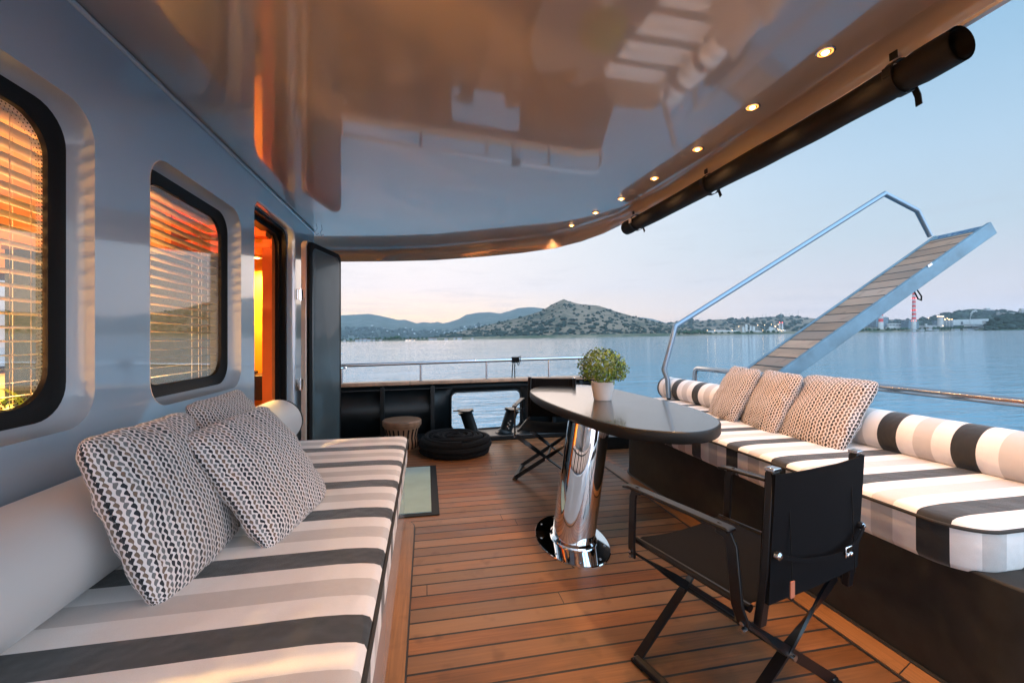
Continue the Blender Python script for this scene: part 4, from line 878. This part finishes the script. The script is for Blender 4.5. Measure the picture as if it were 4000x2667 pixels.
# throw pillows
def pillow(c, X_, Y_, side, m, lab, cat='throw pillow', seed=0, th=.062, group=None, asp=1.):
    X_ = Vector(X_).normalized(); Y_ = Vector(Y_); Y_ = (Y_-X_*Y_.dot(X_)).normalized(); Nn = X_.cross(Y_)
    mt = Matrix((X_, Y_, Nn)).transposed().to_4x4(); mt.translation = Vector(c)
    n = 40; h = side/2; vs = []; uvs = []; fs = []
    G = [math.sin(PI/2*(-1+2*i/n))*.75+(-1+2*i/n)*.25 for i in range(n+1)]; G[0] = -1; G[-1] = 1
    arc = [0]
    for i in range(n): arc.append(arc[-1]+math.hypot((G[i+1]-G[i])*h, th*(max(0, 1-abs(G[i+1])**2.4)**.45-max(0, 1-abs(G[i])**2.4)**.45)))
    arc = [a/arc[-1] for a in arc]
    for sgn in (1, -1):
        for i in range(n+1):
            for j in range(n+1):
                x, y = G[i], G[j]
                cr_ = 1-.075*(x*x*y*y)**3; px = x*h*asp*(1-.045*(1-y*y)*abs(x)**2)*1.05*cr_; py = y*h*(1-.045*(1-x*x)*abs(y)**2)*1.05*cr_
                e = (1-abs(x)**2.4)*(1-abs(y)**2.4); z = th*max(0, e)**.45
                edge = max(abs(x), abs(y)); q = Vector((x*2.1, y*2.1, seed*5+sgn))
                wr = noise.noise(q)*.010+noise.noise(q*2.3)*.007*(edge**2); wr += .006*math.sin((x*y*6+noise.noise(q)*3)*3)*edge**4
                z = sgn*(z+wr*min(1, e*5)); px += .005*noise.noise(q*2+Vector((9, 0, 0))); py += .005*noise.noise(q*2+Vector((0, 9, 0)))
                sag = -.012*(1-x*x)*max(0, -y)
                vs.append(Vector((px, py+sag, z))); uvs.append((arc[i]*asp, arc[j]))
        o = 0 if sgn == 1 else (n+1)**2
        for i in range(n):
            for j in range(n):
                a = o+i*(n+1)+j; q = (a, a+n+1, a+n+2, a+1); fs.append(q if sgn == 1 else q[::-1])
    mb = MB(); mb.add(vs, fs, uvs)
    o = mb.build('throw_pillow', m, smooth=0); o.data.polygons.foreach_set('use_smooth', [True]*len(o.data.polygons))
    wm = o.modifiers.new('weld', 'WELD'); wm.merge_threshold = .0008
    o.matrix_world = mt; o.location = mt.translation; o.rotation_euler = mt.to_euler(); tag(o, lab, cat, group); return o
G1, G2 = 'patterned pillows on the left sofa', 'patterned pillows on the right sofa'
pillow((-.700, 1.353, .765), (.002, 1, -.008), (-.363, .008, .928), .43, MT['dropsL'], 'large grey drop-print pillow nearest the camera on the left sofa', seed=1, th=.075, group=G1)
pillow((-.545, 1.60, .755), (.176, .982, .06), (-.558, .05, .824), .42, MT['dropsL'], 'grey drop-print pillow lying tilted in front of the other two on the left sofa', seed=2, th=.07, group=G1)
pillow((-.79, 2.02, .79), (.10, .99, .05), (-.50, .1, .86), .38, MT['dropsL'], 'half hidden grey drop-print pillow at the back by the left bolster', seed=3, th=.06, group=G1)
pillow((2.31, 2.84, .79), (-.262, -.965, -.017), (.438, -.135, .885), .43, MT['dropsR'], 'farthest brown drop-print pillow of the three on the right sofa', seed=4, th=.065, group=G2)
pillow((2.30, 2.48, .78), (-.259, -.966, -.014), (.412, -.124, .899), .43, MT['dropsR'], 'middle brown drop-print pillow of the three on the right sofa', seed=5, th=.065, group=G2)
pillow((2.32, 2.10, .775), (-.074, -.997, 0), (.50, -.042, .823), .45, MT['dropsR'], 'nearest and widest brown drop-print pillow on the right sofa', seed=6, th=.075, group=G2, asp=1.05)

# side rail behind the right sofa
T = Thing('guard_rail', 'polished steel hand rail running behind the right sofa', 'railing', (2.72, 2.5, .56))
mb = MB(); rx = 2.72
mb.tube([(rx, 3.90, .58), (rx, 3.90, .84), (rx, 3.885, .885), (rx, 3.85, .905)]+[(rx, 3.6-.4*i, .907) for i in range(11)], .024, 16); T.part('rail', mb, MT['steel'])
for y in (2.42, .9): mb = MB(); mb.tube([(rx, y, .58), (rx, y, .9)], .017, 12); T.part('post', mb, MT['steel'])

# ================================================================== gangway
GL = Vector((1, -.10, .655)).normalized(); GW = Vector((.10, 1, 0)).normalized(); GN = GL.cross(GW); 
G0 = Vector((5.28, 3.03, 2.30)); Lg = (5.28-2.80)/GL.x
T = Thing('gangway', 'raised boarding gangway with teak boards and a bent steel hand rail', 'gangway', (2.8, 3.3, .6))
gm = Matrix((GL, GW, GN)).transposed()
def gp(l, w_, n): return G0-GL*l+GW*w_+GN*n
Wg = .505
mb = MB(); loops = []
mb.box(gp(Lg/2, .018, -.040), (Lg, .036, .125), gm); T.part('side_beam', mb, MT['alu'], bevel=.004)
mb = MB(); mb.box(gp(Lg/2, Wg-.012, -.035), (Lg, .03, .09), gm); T.part('side_beam', mb, MT['alu'], bevel=.004)
mb = MB(); mb.box(gp(.05, Wg/2, -.012), (.10, Wg-.06, .03), gm); endp = T.part('end_plate', mb, MT['alu'], bevel=.003)
mb = MB(); mb.box(Vector((-Lg/2-.05, Wg/2, 0)), (Lg-.11, Wg-.064, .022))
dk = mb.build('teak_boards', teak_mat('gangway_boards', 'y', base=(.30, .17, .105), pitch=.155, phase=0, grey=.3), T.o)
mt = gm.to_4x4(); mt.translation = G0+GN*-.012; dk.matrix_parent_inverse = Matrix.Identity(4); dk.matrix_local = T.inv @ mt
# lettering on the end plate, readable from the shore side
try:
    cu_ = bpy.data.curves.new('lettering', 'FONT'); cu_.body = 'GEMAYA'; cu_.size = .085; cu_.extrude = .0008; cu_.align_x = 'CENTER'; cu_.align_y = 'CENTER'; cu_.offset = .0012; cu_.space_character = 1.15
    to = bpy.data.objects.new('tmp', cu_); C.objects.link(to); bpy.context.view_layer.update(); me = bpy.data.meshes.new_from_object(to); bpy.data.objects.remove(to)
    lo = bpy.data.objects.new('lettering', me); C.objects.link(lo); me.materials.clear(); me.materials.append(mat('blue_letter', (.02, .07, .16), .5)); lo.parent = endp
    tm = Matrix((GW, -GL, GN)).transposed().to_4x4(); tm = Matrix.Translation(gp(.052, Wg/2, .0045)) @ tm
    lo.matrix_parent_inverse = Matrix.Identity(4); lo.matrix_local = T.inv @ tm
except Exception as e: print('text failed', e)
hr = [(2.36, 3.80, .62), (2.36, 3.822, .80), (2.321, 3.826, .904), (2.444, 3.814, 1.336), (4.737, 3.584, 2.736), (5.12, 3.546, 2.567), (5.274, 3.531, 2.30)]
mb = MB(); mb.tube([Vector(p) for p in hr], .024, 14); T.part('hand_rail', mb, MT['railsteel'])
mb = MB(); pc = gp(1.0, .03, -.16); mb.tube([pc+GN*.06+GL*.015, pc+GL*.02, pc-GN*.03+GL*.022, pc-GN*.06, pc-GN*.03-GL*.022, pc-GL*.02, pc+GN*.06-GL*.015], .006, 8); T.part('shackle', mb, MT['rubber'])
mb = MB(); mb.box((2.80, 3.55, .35), (.12, .5, .7)); mb.tube([(2.36, 3.83, .0), (2.36, 3.80, .63)], .02, 10); T.part('pivot_bracket', mb, MT['black'], bevel=.01)
mb = MB(); mb.box(gp(.78, .0, .025), (.05, .012, .02), gm); T.part('latch', mb, MT['steel'])

# ================================================================== table
T = Thing('table', 'dark oval table on a slanted polished steel column', 'table', (.87, 2.42, 0))
TP = [(.832, 2.95), (.858, 3.45), (.95, 3.72), (1.12, 3.90), (1.34, 3.955), (1.53, 3.86), (1.635, 3.60), (1.672, 3.15), (1.70, 2.65), (1.665, 2.30), (1.57, 2.03), (1.42, 1.865), (1.26, 1.80), (1.10, 1.85), (.965, 2.00), (.885, 2.35)]
ctr = []; nT = len(TP)
for i in range(nT):
    p0, p1, p2, p3 = [Vector(TP[(i+k) % nT]) for k in (-1, 0, 1, 2)]
    for q in range(8): t_ = q/8; ctr.append(.5*((2*p1)+(p2-p0)*t_+(2*p0-5*p1+4*p2-p3)*t_**2+(3*p1-p0-3*p2+p3)*t_**3))
def nrm2(i): d = (ctr[(i+1) % len(ctr)]-ctr[i-1]).normalized(); return Vector((-d.y, d.x))
def scl(k):
    return [p-nrm2(i)*k for i, p in enumerate(ctr)]
mb = MB(); mb.loft([[Vector((*p, z)) for p in scl(k)] for k, z in ((.014, .698), (.004, .701), (0, .708), (0, .750), (.002, .7555), (.006, .7585))]); T.part('edge_band', mb, mat('table_edge', (.006, .006, .006), .5, spec=.25, bump=.05, bscale=300.), smooth=40)
mb = MB(); mb.loft([[Vector((*p, z)) for p in scl(k)] for k, z in ((.0055, .7570), (.009, .7602))]); T.part('top', mb, MT['tabletop'], smooth=40)
c0b, c1b = Vector((.87, 2.43, .012)), Vector((.985, 2.465, .70)); mb = MB()
def oval(c, k=1.): return [c+Vector((math.cos(t_)*.122*k, math.sin(t_)*.165*k, 0)) for t_ in [2*PI*j/64 for j in range(64)]]
mb.loft([oval(c0b), oval(c0b.lerp(c1b, .5)), oval(c1b)]); col_ = T.part('column', mb, MT['chrome'], smooth=50)
mb = MB(); mb.loft([oval(c0b, 1.10), oval(c0b+Vector((0, 0, .01)), 1.09), oval(c0b+Vector((0, 0, .02)), 1.0)]); T.part('collar', mb, MT['chrome'], parent=col_)
mb = MB(); E_ = lambda k, z: [Vector((.852, 2.415, z))+Vector((math.cos(t_)*.205*k, math.sin(t_)*.335*k, 0)) for t_ in [2*PI*j/64 for j in range(64)]]
mb.loft([E_(1, 0), E_(1, .008), E_(.985, .012), E_(.3, .013)]); bp_ = T.part('base_plate', mb, MT['chrome'], smooth=30)
for k in range(9):
    a = 2*PI*(k+.35)/9; p = Vector((.852+math.cos(a)*.205*.86, 2.415+math.sin(a)*.335*.88, .0132)); mb = MB(); mb.lathe([(.0085, 0), (.008, .0012), (.0035, .0014), (.0032, .0004)], p, 14); T.part('screw', mb, MT['steel'], parent=bp_)
# potted plant
T = Thing('potted_plant', 'round green herb bush in a ribbed white pot on the table', 'potted plant', (1.262, 2.89, .7602))
mb = MB(); loops = []
for r, z in ((.052, 0), (.055, .004), (.074, .112), (.076, .122), (.072, .122), (.068, .10)):
    loops.append([Vector((math.cos(t_)*(r+(.0014*(1 if j % 2 else -1) if .003 < z < .12 else 0)), math.sin(t_)*(r+(.0014*(1 if j % 2 else -1) if .003 < z < .12 else 0)), z)) for j, t_ in enumerate([2*PI*j/96 for j in range(96)])])
mb.loft(loops, cap1=False); T.part('pot', mb, MT['pot'], world=False, smooth=60)
mb = MB(); mb.lathe([(.0005, .105), (.069, .105)]); T.part('soil', mb, MT['soil'], world=False)
mb = MB(); st = MB(); cc = Vector((0, 0, .205))
for i in range(2300):
    d = Vector((random.gauss(0, 1), random.gauss(0, 1), random.gauss(0, 1))).normalized()
    if d.z < -.62: continue
    bump_ = 1+.14*noise.noise(d*2.6)+.08*noise.noise(d*6)
    rad = (.155 if d.z > -.1 else .145)*bump_*random.uniform(.72, 1.04); p = cc+Vector((d.x*rad, d.y*rad, d.z*rad*.86+(.0)))
    if p.z < .115 and math.hypot(p.x, p.y) < .07: continue
    nrm = (d+Vector((random.gauss(0, .55), random.gauss(0, .55), random.gauss(.25, .5)))).normalized(); s1, s2 = frame(nrm); an = random.uniform(0, 6.28); e1 = s1*math.cos(an)+s2*math.sin(an); e2 = nrm.cross(e1)
    L_ = random.uniform(.012, .021); wd = L_*.62; q = [p, p+e1*L_*.35+e2*wd*.5+nrm*.002, p+e1*L_*.75+e2*wd*.42+nrm*.002, p+e1*L_-nrm*.002, p+e1*L_*.75-e2*wd*.42+nrm*.002, p+e1*L_*.35-e2*wd*.5+nrm*.002]
    mid = p+e1*L_*.5-nrm*.001; mb.add(q+[mid], [(0, 1, 6), (1, 2, 6), (2, 3, 6), (3, 4, 6), (4, 5, 6), (5, 0, 6)])
T.part('foliage', mb, MT['herb'], world=False, smooth=0)
for i in range(60):
    a = random.uniform(0, 6.28); e = Vector((math.cos(a)*.11, math.sin(a)*.11, random.uniform(.16, .27))); st.tube([(math.cos(a)*.02, math.sin(a)*.02, .10), e*.6+Vector((0, 0, .05)), e], .0012, 4)
T.part('stem', st, MT['leaf'], world=False); T.o.scale = (1.12, 1.12, 1.10)

# ================================================================== director chairs
def chair():
    T = Thing('director_chair', None, 'chair'); cm = MT['chairmetal']; hw, hd = .235, .215; fw = .275
    def flat(p, q, t0, t1, wd=.034, th=.009, up=(0, 1, 0), n=14):
        p, q = Vector(p), Vector(q); ps = [p.lerp(q, i/n) for i in range(n+1)]; mb = MB()
        mb.bar(ps, wd, th, up=up, twist=[lerp(t0, t1, max(0, min(1, (i/n-.12)/.4))) for i in range(n+1)]); return mb
    for yy, yf in ((hd, .175), (-hd, -.19)):      # crossing legs in front and behind
        T.part('leg', flat((-hw-.02, yy, .385), (fw, yf, .012), 0, PI/2), cm, world=False)
        T.part('leg', flat((hw+.02, yy*1.0+.010, .385), (-fw, yf+.010, .012), PI/2, 0), cm, world=False)
        mb = MB(); mb.cyl((.0, yy-.008, .197), (0, yy+.018, .197), .010, n=12); T.part('pivot_bolt', mb, MT['steel'], world=False)
    for s in (-1, 1):
        mb = MB(); mb.bar([(s*fw, -.20, .012), (s*fw, .19, .012)], .020, .030, up=(0, 0, 1)); r_ = T.part('floor_runner', mb, cm, world=False, bevel=.004)
        for y in (-.18, .17): mb = MB(); mb.box((s*fw, y, .006), (.038, .06, .012)); T.part('foot_pad', mb, MT['rubber'], parent=r_, world=False, bevel=.003)
        # arm: flat bar bent into an open loop
        xa = s*.268; pf = [(s*.262, .225, .37), (s*.268, .222, .42), (xa, .215, .60), (xa, .205, .628), (xa, .18, .637)]; pb = [(xa, -.15, .637), (xa, -.185, .628), (xa, -.20, .60), (s*.275, -.222, .44), (s*.262, -.235, .385)]
        mb = MB(); mb.bar(pf, .010, .032, up=(s*1, 0, .02)); T.part('arm_post', mb, cm, world=False, bevel=.002); mb = MB(); mb.bar(pb, .010, .036, up=(s*1, 0, .02)); T.part('arm_post', mb, cm, world=False, bevel=.002)
        mb = MB(); mb.bar([(xa, -.20, .641), (xa, -.19, .645), (xa, .22, .640), (xa, .255, .634)], .012, .040, up=(0, 0, 1)); T.part('arm_rest', mb, cm, world=False, bevel=.004)
        for y in (.225, -.235):
            for z in (.375, .395): mb = MB(); mb.cyl((s*.256, y, z), (s*.276, y, z), .0065, n=10); T.part('rivet', mb, MT['steel'], world=False)
        mb = MB(); mb.bar([(s*.225, -.255, .39), (s*.218, -.272, .55), (s*.213, -.285, .835)], .022, .030, up=(0, 1, 0)); T.part('back_post', mb, cm, world=False, bevel=.003)
        mb = MB(); mb.box((s*.213, -.285, .839), (.034, .028, .010)); T.part('post_cap', mb, MT['steel'], world=False, bevel=.002)
        mb = MB(); mb.tube([(s*.236, -.235, .428), (s*.236, .235, .428)], .012, 10); T.part('seat_tube', mb, cm, world=False)
        mb = MB(); zs = .605; mb.cyl((s*.215, -.306, zs), (s*.215, -.296, zs), .012, .012, 14); mb.cyl((s*.215, -.311, zs), (s*.215, -.306, zs), .005, .010, 14); T.part('snap', mb, MT['steel'], world=False)
    # crossing centre rod between the two leg crossings
    mb = MB(); mb.tube([(0, -hd, .197), (0, hd, .197)], .009, 10); T.part('centre_rod', mb, cm, world=False)
    # seat canvas
    mb = MB(); n = 14; vs = []; fs = []
    for k, dz in ((0, 0), (1, -.004)):
        for i in range(n+1):
            for j in range(n+1):
                x = -1+2*i/n; y = -1+2*j/n; z = .442-.020*(1-x*x)-.004*(1-y*y)+.002*noise.noise(Vector((x*2, y*2, 5)))
                if abs(x) > .99: z -= .012
                vs.append((x*(hw+.012), y*.225, z+dz))
    N_ = (n+1)**2
    for i in range(n):
        for j in range(n):
            a = i*(n+1)+j; fs += [(a, a+n+1, a+n+2, a+1), (N_+a, N_+a+1, N_+a+n+2, N_+a+n+1)]
    mb.add(vs, fs); T.part('seat', mb, MT['canvas'], world=False, smooth=70)
    # back canvas, wrapped round the posts
    mb = MB(); vs = []; fs = []; nx, nz = 18, 12
    prof = []
    for i in range(nx+1):
        x = -1+2*i/nx; prof.append((x*.207, -.302-.004*(1-x*x)))
    loop = [(-.205, -.268), (-.227, -.270), (-.229, -.301)]+[(a, b) for a, b in prof]+[(.229, -.301), (.227, -.270), (.205, -.268)]
    full = loop+[(a, b+.004) for a, b in prof[::-1]]
    lps = []
    for k in range(nz+1):
        z = lerp(.462, .83, k/nz); off = lerp(.018, -.002, k/nz)
        dip = lambda a: (-.012*(1-(a/.24)**2) if k == nz else (-.012*(1-(a/.24)**2)+.018*(a/.24) if k == 0 else 0))
        lps.append([Vector((a, b+off+.002*noise.noise(Vector((a*9, z*7, 1))), z+dip(a)*(.5 if k else 0))) for a, b in full])
    mb.loft(lps); T.part('back_rest', mb, MT['canvas'], world=False, smooth=60)
    for s in (-1, 1):
        mb = MB(); mb.tube([(s*.160, -.3085, .47), (s*.160, -.3035, .6), (s*.160, -.296, .82)], .0016, 5); T.part('seam', mb, MT['rubber'], world=False)
    mb = MB(); mb.bar([(-.215, -.308, .605), (-.12, -.314, .575), (0, -.316, .558), (.1, -.316, .552)], .012, .003, up=(0, 0, 1)); mb.bar([(.1, -.316, .552), (.16, -.314, .572), (.215, -.308, .605)], .020, .003, up=(.6, 0, 1)); T.part('strap', mb, MT['canvas'], world=False)
    mb = MB(); mb.box((.095, -.322, .558), (.036, .005, .032)); mb.cyl((.086, -.328, .550), (.086, -.322, .550), .0055, n=10); mb.cyl((.105, -.328, .550), (.105, -.322, .550), .0055, n=10); T.part('buckle', mb, MT['chrome'], world=False, bevel=.002)
    mb = MB(); mb.box((-.185, -.3215, .515), (.018, .003, .045)); T.part('leather_tag', mb, mat('leather', (.42, .13, .07), .6), world=False)
    return T.o
ch = chair(); ch.location = (1.083, 1.34, 0); ch.rotation_euler = (0, 0, R(14.5)); tag(ch, 'black canvas director chair nearest the camera, seen from behind', 'chair', 'director chairs')
ch2 = copy_tree(ch); ch2.location = (1.07, 3.62, 0); ch2.rotation_euler = (0, 0, R(180-22)); tag(ch2, 'black canvas director chair at the far side of the table by the mooring port', 'chair', 'director chairs')
for c_ in list(ch2.children):
    if c_.name.startswith('leather_tag'): bpy.data.objects.remove(c_)

# ================================================================== haze over the bay
hz = bpy.data.materials.new('haze'); hz.use_nodes = True; hnt = hz.node_tree; hnt.nodes.clear(); ho = hnt.nodes.new('ShaderNodeOutputMaterial')
hv = nd(hnt, 'ShaderNodeVolumePrincipled', Density=4.2e-5); hv.inputs['Color'].default_value = (.72, .84, .96, 1); hnt.links.new(hv.outputs[0], ho.inputs['Volume'])
mb = MB(); mb.add([W(a, b, z) for a in (-60, 9800) for b in (-7000, 11900) for z in (-190, 760)], [(0, 1, 3, 2), (4, 6, 7, 5), (0, 4, 5, 1), (2, 3, 7, 6), (0, 2, 6, 4), (1, 5, 7, 3)])
tag(mb.build('haze', hz, smooth=0), kind='stuff')
